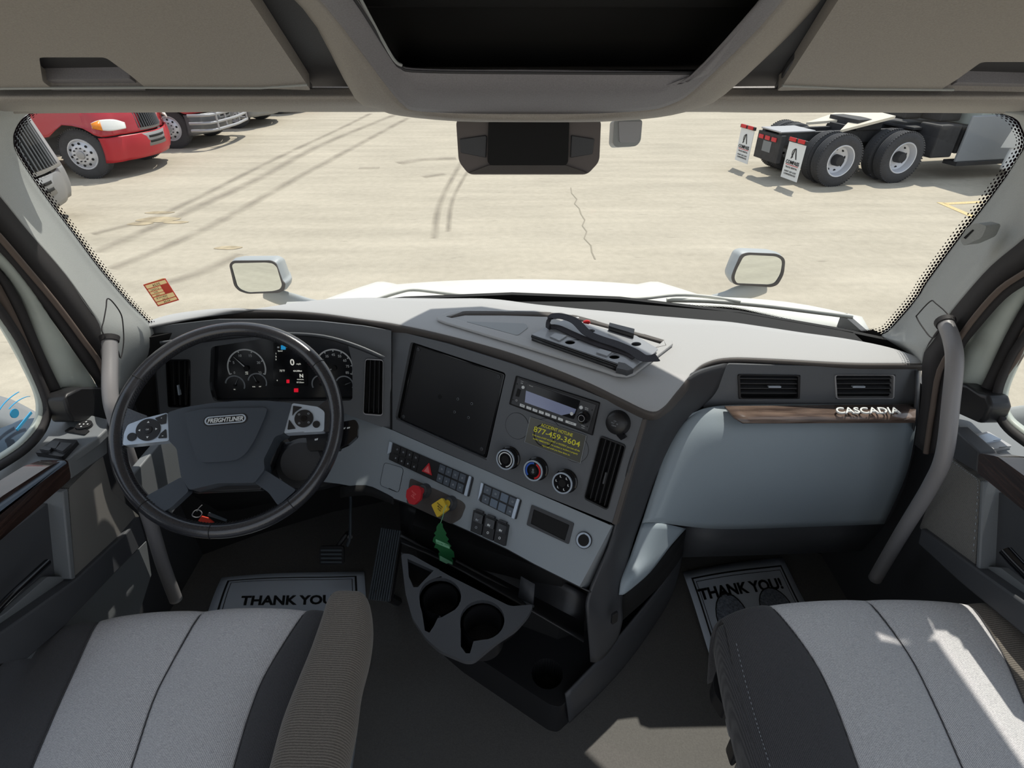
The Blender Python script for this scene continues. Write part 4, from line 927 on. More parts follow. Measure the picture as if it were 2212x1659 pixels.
Po = rpoly(FT1.pl(outer, 0), .012); cx = sum(p[0] for p in Po)/len(Po); cy = sum(p[1] for p in Po)/len(Po)
top = [FT1.at(p[0], p[1], -.011) for p in Po]; N = len(top)
def scaled(k, z, dy=0): return [Vector((FT1.at(cx, cy).x+(p.x-FT1.at(cx, cy).x)*k, FT1.at(cx, cy).y+(p.y-FT1.at(cx, cy).y)*k+dy, z)) for p in top]
rings = [top, scaled(1.0, 1.57, .012), scaled(.97, 1.50, .05), scaled(.93, 1.38, .12), scaled(.92, 1.26, .19)]
vs = [p for r_ in rings for p in r_]; fs = [(i*N+k, i*N+(k+1) % N, (i+1)*N+(k+1) % N, (i+1)*N+k) for i in range(len(rings)-1) for k in range(N)]
cb.add(vs, fs); cb.build('console_shell', 'black', t_c, smooth=True, solid=.003, angle=50)
# inner trough between the cups and the floor of the triangular bin
a, b = FT1.px(*C6((480, 690))[0]); 
surf('cup_divider', [[FT1.at(*FT1.px(*q), -.004) for q in C6((415, 580), (490, 640), (568, 668))], [FT1.at(*FT1.px(*q), -.05) for q in C6((400, 700), (480, 770), (565, 800))]], 'dark', t_c, nu=3, nv=1, solid=.004)
plate('bin_floor', FT1, FT1.pl(C6((150, 140), (420, 260), (260, 420), (180, 330)), -.06), -.064, -.06, 'dark', t_c)
# lower block on the floor with the third cup well
F0 = Fr((0, .8, FZ), (1, 0, 0), (0, 1, 0)); HB = .13
base = [(905, 1345), (940, 1400), (1000, 1452), (1100, 1520), (1185, 1578), (1205, 1582), (1228, 1560), (1290, 1500), (1345, 1440), (1400, 1365), (1445, 1290), (1462, 1210), (1300, 1120), (950, 1120)]
a3 = F0.px(1182, 1455, h=HB)
plate('console_base', F0, rpoly(F0.pl(base), .01), 0, HB, 'black', t_c, holes=[circ(a3[0], a3[1], .042, 36)], bevel=.006, bseg=3)
lathe('cup_well', F0.at(a3[0], a3[1], HB), F0.n, [(.045, -.002), (.045, -.09), (0, -.09), (0, -.087), (.042, -.087), (.042, -.002)], 'void', t_c, seg=36, caps=False)
PF = lambda x, y, z: PZ(x, y, z)
surf('console_flank', [[PF(1475, 1196, 1.42), PF(1432, 1262, 1.40), PF(1388, 1317, 1.38), PF(1345, 1368, 1.36), PF(1290, 1430, 1.34), PF(1222, 1500, 1.31)],
     [PF(1474, 1206, 1.30), PF(1452, 1275, 1.28), PF(1405, 1350, 1.26), PF(1360, 1410, 1.26), PF(1295, 1480, 1.25), PF(1228, 1540, 1.24)],
     [PF(1470, 1220, 1.18), PF(1450, 1290, 1.17), PF(1402, 1368, 1.16), PF(1347, 1442, 1.16), PF(1292, 1502, 1.16), PF(1230, 1562, 1.155)]], 'dark', t_c, nu=4, nv=3, solid=.006, angle=180)
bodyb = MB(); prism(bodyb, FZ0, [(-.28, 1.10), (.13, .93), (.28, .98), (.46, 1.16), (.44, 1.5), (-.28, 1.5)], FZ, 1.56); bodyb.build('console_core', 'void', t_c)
surf('shelf_back', [[PY(862, 1085, 1.20), PY(960, 1120, 1.14), PY(1100, 1195, 1.02), PY(1268, 1285, .90)], [PY(866, 1150, 1.16), PY(960, 1190, 1.09), PY(1090, 1255, .98), PY(1262, 1345, .86)], [PY(868, 1172, 1.02), PY(960, 1212, .98), PY(1100, 1290, .88), PY(1262, 1385, .80)]], 'black', t_c, nu=3, nv=3, solid=.004)
mb = MB(); strip3(mb, [PY(866, 1157, 1.10), PY(945, 1200, 1.05)], .004); strip3(mb, [PY(985, 1212, 1.02), PY(1125, 1287, .93)], .0035); strip3(mb, [PY(1126, 1298, .90), PY(1152, 1310, .87)], .004); mb.build('shelf_ridge', 'dark', t_c)
surf('bin_wall', [[PY(1125, 1245, .93), PY(1155, 1262, .91)], [PY(1118, 1300, .90), PY(1150, 1320, .87)]], 'doordark', t_c, nu=1, nv=1, solid=.004)
plate('side_button', Fr(PY(1326, 1332, .82), (1, .35, 0), (0, .1, 1)), rpoly([(-.008, -.02), (.008, -.014), (.008, .02), (-.008, .014)], .005), 0, .006, 'black', t_c, bevel=.002)
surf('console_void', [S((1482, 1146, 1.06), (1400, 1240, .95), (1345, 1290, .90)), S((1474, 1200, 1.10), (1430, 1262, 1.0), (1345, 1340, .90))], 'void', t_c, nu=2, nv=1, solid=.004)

# pedals
t = thing('accelerator_pedal', 'ribbed black accelerator pedal beside the console', 'pedal', PZ(800, 1320, FZ))
Pp = [PY(824, 1140, 1.16), PY(864, 1146, 1.12), PY(842, 1300, .97), PY(796, 1295, 1.00)]
FA = Fr(Pp[3], Pp[2]-Pp[3], Pp[0]-Pp[3]); A2 = [((p-FA.O).dot(FA.u), (p-FA.O).dot(FA.v)) for p in Pp]
plate('pedal_pad', FA, A2[::-1], -.012, 0, 'black', t, bevel=.002)
for k in range(9):
    f0, f1 = (k+.2)/9, (k+.75)/9; A_, B_, C_, D_ = [Vector(p) for p in A2]
    plate('pedal_rib', FA, [tuple(lerp(D_, C_, f0)), tuple(lerp(D_, C_, f1)), tuple(lerp(A_, B_, f1)), tuple(lerp(A_, B_, f0))], 0, .004, 'rubber', t, bevel=.001)
box_ = MB(); c0 = PZ(815, 1310, FZ+.0); strip3(box_, [lerp(Pp[2], Pp[3], .5)+Vector((0, .02, .01)), Vector((lerp(Pp[2], Pp[3], .5).x, lerp(Pp[2], Pp[3], .5).y+.16, FZ))], .015); box_.build('pedal_hinge', 'black', t)
t = thing('brake_pedal', 'black brake pedal on a pale lever under the steering wheel', 'pedal', PZ(715, 1260, FZ))
tube('pedal_lever', [PY(740, 930, 1.44), PY(756, 1060, 1.36), PY(757, 1110, 1.30), PY(756, 1160, 1.25), PY(750, 1178, 1.24)], .007, 'rubber', t, flat=.6, n=3)
FB = Fr(PY(716, 1200, 1.22), (1, 0, 0), (0, .5, .8)); plate('pedal_pad', FB, rpoly([(-.04, -.03), (.04, -.03), (.04, .03), (-.04, .03)], .008), -.01, 0, 'black', t, bevel=.002)
for k in range(4): plate('pedal_rib', FB, [(-.034, -.024+k*.013), (.034, -.024+k*.013), (.034, -.018+k*.013), (-.034, -.018+k*.013)], 0, .003, 'rubber', t)
tube('pedal_arm', [FB.at(0, 0, -.01), FB.at(.04, .06, -.04), PY(756, 1160, 1.25)], .008, 'black', t, n=3)

# ================================================================== steering wheel
n_ = Vector((.2, -1, 1.187)).normalized(); Ow = Vector((-.639, 1.007, 1.986))
FW = Fr(Ow, (1, 0, -n_.x/n_.z), n_.cross(Vector((1, 0, -n_.x/n_.z))))
pa, pb = FW.px(437, 908), FW.px(535, 900); d = FW.u*(pb[0]-pa[0])+FW.v*(pb[1]-pa[1]); FW = Fr(Ow, d, n_.cross(d))
t_w = thing('steering_wheel', 'black leather-wrapped truck steering wheel with silver switch pads', 'steering wheel', Ow)
RW = .2335
tube('wheel_rim', [FW.at(RW*math.cos(a*math.pi/24), RW*math.sin(a*math.pi/24), 0) for a in range(48)], .0165, 'leather', t_w, closed=True, n=2, seg=20, up=FW.n, flat=1.1)
def rim_seam(px, py):
    a, b = FW.px(px, py); an = math.atan2(b, a); c = FW.at(RW*math.cos(an), RW*math.sin(an)); ax = FW.u*-math.sin(an)+FW.v*math.cos(an)
    rr = FW.u*math.cos(an)+FW.v*math.sin(an)
    tube('rim_seam', [c+(FW.n*math.cos(k*math.pi/12)*1.1+rr*math.sin(k*math.pi/12))*.0168 for k in range(24)], .0009, 'stitch', t_w, closed=True, n=1, seg=6)
C7 = cv(220, 660, 640/2042)
for q in C7((250, 500), (1500, 405), (762, 1530), (350, 1330), (1240, 1280)): rim_seam(*q)
for an0, an1 in ((20, 75), (95, 170), (178, 228), (240, 300), (312, 352)):
    k = an0; mb = MB()
    while k < an1:
        a0, a1 = math.radians(k), math.radians(k+.9); r0 = RW-.0135
        strip3(mb, [FW.at(r0*math.cos(a0), r0*math.sin(a0), .0105), FW.at((r0-.004)*math.cos(a1), (r0-.004)*math.sin(a1), .0055)], .0007); k += 1.7
    mb.build('rim_stitching', 'stitch', t_w)
hubp = C7((453, 737), (560, 703), (750, 672), (950, 655), (1150, 656), (1310, 673), (1252, 884), (1195, 900), (1115, 1060), (1122, 1130), (1052, 1222), (800, 1225), (602, 1272), (545, 1182), (515, 985), (462, 932))
P = FW.pl(hubp, .018)
plate('airbag_cover', FW, rpoly(P, .006), -.035, .018, 'hub', t_w, bevel=.006, bseg=4)
shp = FW.pl(C7((572, 742), (700, 715), (1150, 705), (1120, 790), (1060, 925), (1000, 1020), (935, 1068), (820, 1080), (700, 1085), (655, 1055), (615, 930)), .0205)
plate('airbag_emblem_shield', FW, rpoly(shp, .012), .012, .0250, 'hub', t_w, bevel=.004, bseg=4)
# badge
def oval(cx, cy, w, h, n=12):
    r = h/2; return [(cx+(w/2-r)+r*math.cos(math.radians(-90+k*180/n)), cy+r*math.sin(math.radians(-90+k*180/n))) for k in range(n+1)]+[(cx-(w/2-r)+r*math.cos(math.radians(90+k*180/n)), cy+r*math.sin(math.radians(90+k*180/n))) for k in range(n+1)]
a, b = FW.px(*C7((855, 788))[0], h=.024); w = (FW.px(*C7((1008, 775))[0], h=.024)[0]-FW.px(*C7((702, 800))[0], h=.024)[0]); hgt = w*.255
bd = plate('wheel_badge', FW, oval(a, b, w, hgt), .018, .0262, 'black', t_w, bevel=.001)
plate('badge_rim', FW, oval(a, b, w*.93, hgt*.80), .0255, .0278, 'silver', bd, holes=[oval(a, b, w*.86, hgt*.60)], bevel=.0005)
text('badge_lettering', FW, 'FREIGHTLINER', a, b, 'white', bd, w=w*.80, hgt=hgt*.42, h=.0255, th=.0022, shear=.25, bold=.02)
# switch pads
padL = C7((453, 737), (300, 775), (178, 820), (152, 880), (143, 965), (464, 932)); padR = C7((1312, 672), (1490, 698), (1535, 730), (1530, 866), (1252, 882))
pl_ = plate('switch_pad', FW, rpoly(FW.pl(padL, .016), .006), -.012, .016, 'silver', t_w, bevel=.003, bseg=3)
pr_ = plate('switch_pad', FW, rpoly(FW.pl(padR, .016), .006), -.012, .016, 'silver', t_w, bevel=.003, bseg=3)
def wcirc(parent, x, y, rpx, nm, m_, h0, h1, mb_txt=None):
    a, b = FW.px(*C7((x, y))[0], h=h1); r = rpx*.3134*.00092
    return plate(nm, FW, circ(a, b, r, 32), h0, h1, m_, parent, bevel=.001), a, b, r
o, a, b, r = wcirc(pl_, 317, 855, 86, 'direction_pad', 'black', .016, .019); plate('ok_button', FW, circ(a, b, r*.36, 24), .018, .0205, 'gloss', pl_, bevel=.0008)
mb = MB()
for k in range(4):
    an = math.radians(k*90); u_, v_ = math.cos(an), math.sin(an); cx, cy = a+r*.68*u_, b+r*.68*v_; s = .0026
    prism(mb, FW, [(cx+s*u_, cy+s*v_), (cx-s*.6*u_-s*v_, cy-s*.6*v_+s*u_), (cx-s*.6*u_+s*v_, cy-s*.6*v_-s*u_)], .0185, .0194)
text_mb(mb, FW, 'OK', a, b, hgt=.0032, h=.0203, th=.0004); mb.build('pad_arrows', 'white', pl_)
wcirc(pl_, 205, 905, 32, 'round_key', 'black', .016, .0185)
for pts in ([(365, 775), (445, 745), (440, 812), (405, 820)], [(385, 915), (405, 880), (440, 850), (445, 912)]): plate('volume_key', FW, rpoly(FW.pl(C7(*pts), .0185), .002), .016, .0185, 'black', pl_, bevel=.0008)
mb = MB()
for s, x, y in (('+', 410, 775), ('-', 418, 898)): a, b = FW.px(*C7((x, y))[0], h=.019); text_mb(mb, FW, s, a, b, w=.003, h=.0184, th=.0005)
mb.build('key_lettering', 'white', pl_)
o, a, b, r = wcirc(pr_, 1392, 778, 72, 'direction_pad', 'black', .016, .019); plate('ok_button', FW, circ(a, b, r*.36, 24), .018, .0205, 'gloss', pr_, bevel=.0008)
mb = MB()
for k in range(4):
    an = math.radians(k*90+45); cx, cy = a+r*.7*math.cos(an), b+r*.7*math.sin(an); prism(mb, FW, circ(cx, cy, .0024, 8), .0185, .0194, [circ(cx, cy, .0014, 8)])
mb.build('pad_symbols', 'icon', pr_)
wcirc(pr_, 1478, 818, 28, 'round_key', 'black', .016, .0185)
for pts in ([(1318, 690), (1380, 700), (1330, 735), (1312, 760)], [(1290, 785), (1315, 820), (1335, 848), (1278, 855)]): plate('phone_key', FW, rpoly(FW.pl(C7(*pts), .0185), .002), .016, .0185, 'black', pr_, bevel=.0008)
# spokes
def spoke(pts, h0, h1, m_='leather', nm='spoke'): plate(nm, FW, rpoly(FW.pl(C7(*pts), h1), .006), h0, h1, m_, t_w, bevel=.005, bseg=3)
spoke([(75, 790), (165, 700), (245, 735), (320, 762), (150, 972), (100, 960)], -.012, .010); spoke([(1480, 705), (1560, 640), (1620, 700), (1600, 850), (1560, 870), (1528, 870), (1530, 735)], -.012, .010)
spoke([(550, 1180), (600, 1278), (480, 1390), (395, 1440), (290, 1340), (310, 1310)], -.016, .008, 'hub'); spoke([(1122, 1132), (1052, 1220), (1150, 1290), (1215, 1380), (1340, 1270), (1290, 1240)], -.016, .008, 'hub')
plate('hub_back', FW, FW.pl(C7((500, 900), (1240, 900), (1100, 1270), (620, 1290)), -.03), -.06, -.03, 'black', t_w, bevel=.004)
# column
t = thing('steering_column', 'black steering column shroud with control stalks behind the wheel', 'steering column', Ow-FW.n*.12)
tube('column_shroud', [FW.at(0, -.02, -.03), FW.at(0, -.03, -.12), FW.at(0, -.04, -.26)], [.075, .085, .08], 'black', t, n=3, seg=24)
lathe('column_collar', FW.at(.14, -.09, -.07), FW.n, [(.055, -.04), (.06, 0), (.045, .02), (0, .02)], 'dark', t)
st = C7((1660, 800), (1745, 785), (1765, 810), (1762, 900), (1700, 955), (1630, 985), (1600, 960))
FS_ = FW.moved(-.035); s1 = plate('gear_stalk', FS_, rpoly(FS_.pl(st), .006), -.02, .0, 'gloss', t, bevel=.004, bseg=3)
s2 = plate('stalk_root', FS_, rpoly(FS_.pl(C7((1400, 880), (1640, 870), (1640, 990), (1420, 1000))), .006), -.03, -.004, 'black', t, bevel=.004)
mb = MB(); prism(mb, FS_, FS_.pl(C7((1665, 845), (1680, 838), (1678, 848), (1664, 855))), 0, .0006); prism(mb, FS_, FS_.pl(C7((1690, 840), (1712, 836), (1708, 846), (1690, 850))), 0, .0006); prism(mb, FS_, FS_.pl(C7((1465, 918), (1490, 912), (1486, 926), (1466, 930))), -.003, -.002); mb.build('stalk_symbols', 'white', s1)
surf('column_bib', [[FW.at(*FW.px(*q), -.06) for q in C7((1180, 910), (1400, 900), (1560, 900))], [FW.at(*FW.px(*q), -.07) for q in C7((1120, 1120), (1300, 1110), (1480, 1080))], [FW.at(*FW.px(*q), -.09) for q in C7((1180, 1260), (1320, 1230), (1460, 1160))]], 'leather', t, nu=3, nv=3, solid=.01)

# keys hanging below the column
t = thing('key_ring', 'key ring with a red tag seen through the bottom of the steering wheel', 'keys', PY(425, 1110, 1.02))
Fk = Fr(PY(425, 1110, 1.02), (1, 0, -.2), (0, .3, .9)); 
tube('split_ring', [Fk.at(*[v for v in (Fk.px(*q))]) for q in C7((622, 1445), (640, 1415), (670, 1410), (690, 1430), (675, 1455), (645, 1460))], .0012, 'metal', t, closed=True, n=3, seg=8)
plate('red_tag', Fk, rpoly(Fk.pl(C7((690, 1448), (735, 1460), (778, 1492), (765, 1505), (700, 1495), (668, 1478))), .002), 0, .004, 'redtag', t, bevel=.001)
plate('key_blade', Fk, Fk.pl(C7((735, 1428), (860, 1478), (855, 1492), (725, 1450))), -.004, -.001, 'rubber', t, bevel=.0006)
tube('key_hook', [Fk.at(*Fk.px(*q)) for q in C7((690, 1375), (665, 1400), (655, 1420))], .001, 'metal', t, n=3, seg=8)

# ================================================================== seats
def seat(name_lab, cols_px, cols_pxB, zs, back_px, arm=None, left=True):
    """cols: list of pixel polylines (front to back) for outer edge, seam, centre, seam, outer edge"""
    org = PZ((cols_px[0][0][0]+cols_px[-1][0][0])/2, 1340, 1.7)
    t = thing('driver_seat' if left else 'passenger_seat', name_lab, 'seat', (org.x, org.y-.2, FZ))
    L3 = []
    for pl, z in zip(cols_px, zs):
        L3.append([PZ(x, y, zz) for (x, y), zz in zip(pl, z)])
    def panel(nm, i, j, m_, bulge, skirt=None):
        A_, B_ = L3[i], L3[j]; rows = []
        f = []
        for a, b in zip(A_, B_):
            mid = lerp(a, b, .5); mid.z += bulge; q1 = lerp(a, b, .2); q1.z += bulge*.7; q2 = lerp(a, b, .8); q2.z += bulge*.7
            f.append([a, q1, mid, q2, b])
        fr0 = f[0]
        d = Vector((0, .025, -.03)); e = Vector((0, .03, -.10)); g = Vector((0, -.01, -.20))
        rows = [[p+g for p in fr0], [p+e for p in fr0], [p+d for p in fr0]]+f
        return surf(nm, rows, m_, t, nu=4, nv=4, solid=.01, angle=180, eye=Vector((org.x, .3, 3.2)))
    return t, L3, panel
# pixel columns, rows at the front edge, then backwards
def col(*p): return list(p)
ys = None
Lc = [col((-60, 1400), (-90, 1480), (-140, 1580), (-200, 1700), (-330, 1950)), col((208, 1350), (163, 1445), (117, 1547), (70, 1659), (-20, 1880)),
      col((430, 1332), (365, 1445), (328, 1523), (284, 1659), (210, 1880)), col((653, 1331), (580, 1445), (543, 1530), (505, 1659), (450, 1880)), col((700, 1333), (664, 1430), (632, 1525), (590, 1659), (520, 1880))]
zz = [[1.66]*5, [1.71]*5, [1.715]*5, [1.71]*5, [1.715]*5]
t_s, L3, pn = seat('driver seat cushion in light grey cloth with dark bolsters and a fold-down armrest', Lc, None, zz, None)
pn('seat_center_panel', 1, 2, 'fab', .012); pn('seat_center_panel', 2, 3, 'fab', .012); pn('seat_bolster', 3, 4, 'fabdark', .006)
A_ = [PZ(x, y, z) for (x, y), z in zip([(-40, 1480), (-60, 1540), (-120, 1640), (-200, 1760), (-300, 1950)], [1.60, 1.60, 1.60, 1.60, 1.6])]
B_ = [PZ(x, y, z) for (x, y), z in zip([(40, 1405), (0, 1500), (-50, 1600), (-110, 1710), (-200, 1920)], [1.66]*5)]
Cc_ = [PZ(x, y, z) for (x, y), z in zip([(140, 1356), (90, 1460), (40, 1560), (-20, 1680), (-110, 1900)], [1.695]*5)]
rows = [[a, b, c, d] for a, b, c, d in zip(A_, B_, Cc_, L3[1])]
rows = [[p+Vector((0, .0, -.16)) for p in rows[0]], [p+Vector((0, .02, -.05)) for p in rows[0]]]+rows
surf('seat_bolster', rows, 'fabdark', t_s, nu=4, nv=4, solid=.01, angle=180, eye=Vector((-.5, .2, 3.2)))
for i in (1, 2, 3):
    tube('seam', [p+Vector((0, .024, -.04)) for p in L3[i][:1]]+[p+Vector((0, 0, .0005)) for p in L3[i]], .0012, 'fabdark', t_s, n=5, seg=8)
pd = MB(); box_mb(pd, (-.93, .0, 1.36), (-.47, .62, 1.56)); pd.build('seat_pan', 'black', t_s, bevel=.02)
pd = MB(); box_mb(pd, (-.85, .1, FZ), (-.52, .55, 1.36)); pd.build('seat_pedestal', 'black', t_s, bevel=.02)
# armrest
arm = [((755, 1288), (708, 1300), (796, 1300)), ((745, 1340), (692, 1344), (801, 1345)), ((735, 1400), (672, 1400), (795, 1400)), ((712, 1480), (640, 1478), (776, 1475)), ((690, 1560), (610, 1556), (764, 1560)), ((668, 1659), (583, 1655), (742, 1659)), ((630, 1850), (530, 1850), (700, 1850))]
rows = []
for (c_, l_, r_) in arm:
    C0, L0, R0 = PZ(*c_, 1.795), PZ(*l_, 1.77), PZ(*r_, 1.77); dn = Vector((0, 0, -.075))
    ringp = [L0+dn+(C0-L0)*.2, L0+dn*.5, L0, lerp(L0, C0, .35)+Vector((0, 0, .020)), C0+Vector((0, 0, .004)), lerp(C0, R0, .65)+Vector((0, 0, .016)), R0, R0+dn*.5, R0+dn+(C0-R0)*.2]
    rows.append(ringp)
tip = [p.copy() for p in rows[0]]; cc = sum(tip, Vector())/len(tip)
r1 = [lerp(p, cc+Vector((0, .022, 0)), .35)+Vector((0, .010, 0)) for p in rows[0]]; r0 = [lerp(p, cc+Vector((0, .025, 0)), .9)+Vector((0, .012, 0)) for p in rows[0]]
ar = surf('armrest', [r0, r1]+rows, 'fabarm', t_s, nu=3, nv=4, solid=.008, angle=180, eye=Vector((-.3, .1, 4)))
surf('armrest_underside', [[r_[0] for r_ in rows], [r_[-1] for r_ in rows]], 'black', t_s, nu=1, nv=1, solid=.004)
surf('seat_side_trim', [[PZ(776, 1500, 1.60), PZ(768, 1560, 1.60), PZ(752, 1659, 1.60), PZ(720, 1850, 1.60)], [PZ(780, 1490, 1.56), PZ(775, 1560, 1.54), PZ(762, 1659, 1.52), PZ(735, 1850, 1.52)]], 'silver', t_s, nu=2, nv=1, solid=.004)

C8 = cv(1300, 1150, 912/2212)
Rc = [col(*C8((640, 480), (690, 720), (760, 1000), (830, 1240), (960, 1700))), col(*C8((905, 408), (1075, 620), (1200, 850), (1345, 1240), (1500, 1720))), col(*C8((1412, 382), (1600, 630), (1740, 900), (1890, 1240), (2100, 1730))),
      col(*C8((1945, 400), (2090, 620), (2190, 840), (2300, 1100), (2600, 1700))), col(*C8((2330, 430), (2440, 640), (2540, 860), (2650, 1150), (2900, 1720)))]
zz = [[1.70, 1.705, 1.705, 1.705, 1.70], [1.725]*5, [1.715]*5, [1.72]*5, [1.72]*5]
t_s2, R3, pn = seat('passenger seat cushion in light grey cloth with dark bolsters and no armrest', Rc, None, zz, None, left=False)
pn('seat_bolster', 0, 1, 'fabdark', .016); pn('seat_center_panel', 1, 2, 'fab', .008); pn('seat_center_panel', 2, 3, 'fab', .008); pn('seat_bolster', 3, 4, 'fabarm', .012)
for i in (1, 2, 3): tube('seam', [R3[i][0]+Vector((0, .024, -.04))]+[p+Vector((0, 0, .0005)) for p in R3[i]], .0012, 'fabdark', t_s2, n=5, seg=8)
E0 = R3[0]; side = [[p+Vector((0, .02, -.03)) for p in E0[:1]][0]]+E0
surf('seat_side', [E0, [p+Vector((-.012, .0, -.02)) for p in E0], [p+Vector((-.012, -.01, -.075)) for p in E0]], 'fabdark', t_s2, nu=4, nv=3, solid=.006, angle=180)
mb = MB(); st_ = [p+Vector((.014, .004, .010)) for p in E0]; Q = spline(st_, 20)
for i in range(0, len(Q)-1, 2): strip3(mb, [Q[i], lerp(Q[i], Q[i+1], .8)], .0007)
mb.build('side_stitching', 'icon', t_s2)
pd = MB(); box_mb(pd, (.50, .0, 1.40), (.98, .58, 1.58)); pd.build('seat_pan', 'black', t_s2, bevel=.02)
pd = MB(); box_mb(pd, (.56, .05, FZ), (.92, .50, 1.40)); pd.build('seat_pedestal', 'black', t_s2, bevel=.02)
for pts, m_, z, nm in [([(640, 680), (600, 720), (582, 780), (590, 840), (650, 930), (690, 860), (700, 800)], 'black', 1.60, 'adjuster_knob'), ([(665, 925), (700, 870), (730, 980), (690, 1030)], 'metal', 1.58, 'adjuster_lever'),
                       ([(668, 1080), (735, 1000), (770, 1120), (700, 1180)], 'black', 1.60, 'adjuster_knob'), ([(712, 1200), (730, 1150), (790, 1140), (800, 1250), (720, 1260)], 'metal', 1.58, 'adjuster_lever')]:
    Fq = Fr((0, 0, z), (1, 0, 0), (0, 1, 0)); plate(nm, Fq, rpoly(Fq.pl(C8(*pts)), .008), -.04, 0, m_, t_s2, bevel=.006, bseg=3)

# ================================================================== paper floor mats
def mat_sheet(lab, quad, wav, texts, foot):
    t = thing('paper_floor_mat', lab, 'floor mat', PZ((quad[0][0]+quad[2][0])/2, (quad[0][1]+quad[2][1])/2, FZ))
    P = [PZ(x, y, FZ+.006) for x, y in quad]; N = 16; rows = []
    def at(u, v, dz=0.0):
        p = lerp(lerp(P[0], P[1], u), lerp(P[3], P[2], u), v); p = p.copy(); p.z += .006*math.sin(u*wav+v*3)+.004*math.sin(v*9+u*2)+.006+dz; return p
    rows = [[at(i/N, j/N) for i in range(N+1)] for j in range(N+1)]
    surf('paper_sheet', rows, 'paper', t, nu=1, nv=1, solid=.0006, angle=180)
    class FQ:
        n = Vector((0, 0, 1))
        def at(s, a, b, h=0.0): return at(a, b, h*0+.0012+h)
        def pl(s, p): return p
    fq = FQ(); mb = MB()
    def band(u0, v0, u1, v1, w):
        k = 14
        for i in range(k):
            a0, a1 = i/k, (i+1)/k
            if abs(u1-u0) > abs(v1-v0): q = [(lerp(u0, u1, a0), v0), (lerp(u0, u1, a1), v0), (lerp(u0, u1, a1), v0+w), (lerp(u0, u1, a0), v0+w)]
            else: q = [(u0, lerp(v0, v1, a0)), (u0+w, lerp(v0, v1, a0)), (u0+w, lerp(v0, v1, a1)), (u0, lerp(v0, v1, a1))]
            mb.add([at(*c, .0012) for c in q], [(0, 1, 2, 3)])
    for m_, w in ((.055, .014), (.085, .005)):
        band(m_, m_*1.0, 1-m_, m_, w*.8); band(m_, m_, m_, .97, w); band(1-m_-w, m_, 1-m_-w, .97, w); band(m_, .97-w, 1-m_, .97-w, w)
    mb.build('printed_border', 'blackprint', t); mb = MB()
    vs, fs, x0, x1, y0, y1 = text_geo('THANK YOU!', 0, .038, .5)
    cu, cv_, w, hh = texts
    mb.add([at(cu+((v.x-x0)/(x1-x0)-.5)*w, cv_-((v.y-y0)/(y1-y0)-.5)*hh, .0014) for v in vs if True], fs)
    mb.build('printed_words', 'blackprint', t)
    mf = mat('shoe_print_ink', rgb(120, 128, 140), .8, noise=.45, nscale=160)
    M['ink'] = mf
    for (u, v, ru, rv) in foot:
        k = MB(); k.add([at(u+ru*math.cos(i*math.pi/12), v+rv*math.sin(i*math.pi/12), .0014) for i in range(24)]+[at(u, v, .0014)], [(i, (i+1) % 24, 24) for i in range(24)])
        e = MB(); k.build('shoe_print', 'ink', t)
        for i in range(24):
            a0, a1 = i*math.pi/12, (i+1)*math.pi/12; e.add([at(u+ru*s*math.cos(a), v+rv*s*math.sin(a), .0017) for a, s in ((a0, 1), (a1, 1), (a1, .94), (a0, .94))], [(0, 1, 2, 3)])
        e.build('shoe_outline', 'blackprint', t)
mat_sheet('white paper floor mat printed THANK YOU in the driver footwell', [(480, 1250), (787, 1235), (800, 1440), (400, 1460)], 5, (.50, .30, .62, .10), [(.3, .7, .12, .2), (.7, .7, .12, .2)])
mat_sheet('white paper floor mat printed THANK YOU with shoe outline in the passenger footwell', [(1474, 1238), (1690, 1206), (1880, 1560), (1606, 1652)], 4, (.47, .175, .80, .075), [(.30, .36, .15, .17), (.72, .33, .15, .14)])

# ================================================================== doors and pillars
def strip(nm, A_, B_, XA, XB, m_, parent=None, **k):
    n = max(len(A_), len(B_))
    return surf(nm, [[PX(x, y, XA) for x, y in A_], [PX(x, y, XB) for x, y in B_]], m_, parent, nu=4, nv=1, solid=.012, **k)
# left pillar
def pillar(n, glassline, outer, X, lab, gl):
    A_ = [PG(x, y, .015) for x, y in glassline]; B_ = [PX(x, y, X) for x, y in outer]
    a = spline(A_, 3); b = spline(B_, 3); k = min(len(a), len(b)); a = [a[int(i*(len(a)-1)/(k-1))] for i in range(k)]; b = [b[int(i*(len(b)-1)/(k-1))] for i in range(k)]
    G0 = [p+Vector((math.copysign(.02, X), .03, 0)) for p in a]
    M1 = [lerp(p, q, .12)+Vector((0, -.014, 0)) for p, q in zip(a, b)]; M2 = [lerp(p, q, .55)+Vector((0, -.016, 0)) for p, q in zip(a, b)]
    o = surf('trim_%d' % n, [G0, a, M1, M2, b], 'pillar', None, nu=1, nv=4, solid=.008, angle=180); tag(o, lab, 'windshield pillar', kind='structure'); return o
pillar(8, [(120, 228)]+LP+[(338, 760), (312, 800), (290, 850)], [(-120, 232), (-110, 262), (-100, 300), (-80, 340), (-50, 372), (0, 425), (61, 500), (142, 594), (182, 652), (214, 700), (222, 740), (232, 800), (245, 850)], -.985, 'pale grey left windshield pillar trim', 1)
pillar(9, [(2100, 232)]+RP[:-1]+[(1905, 728), (1935, 745), (1985, 775)], [(2330, 262), (2320, 300), (2290, 400), (2250, 470), (2212, 515), (2140, 575), (2082, 640), (2048, 683), (2030, 712), (2015, 735), (1996, 762), (1990, 785)], 1.0, 'pale grey right windshield pillar trim', 1)

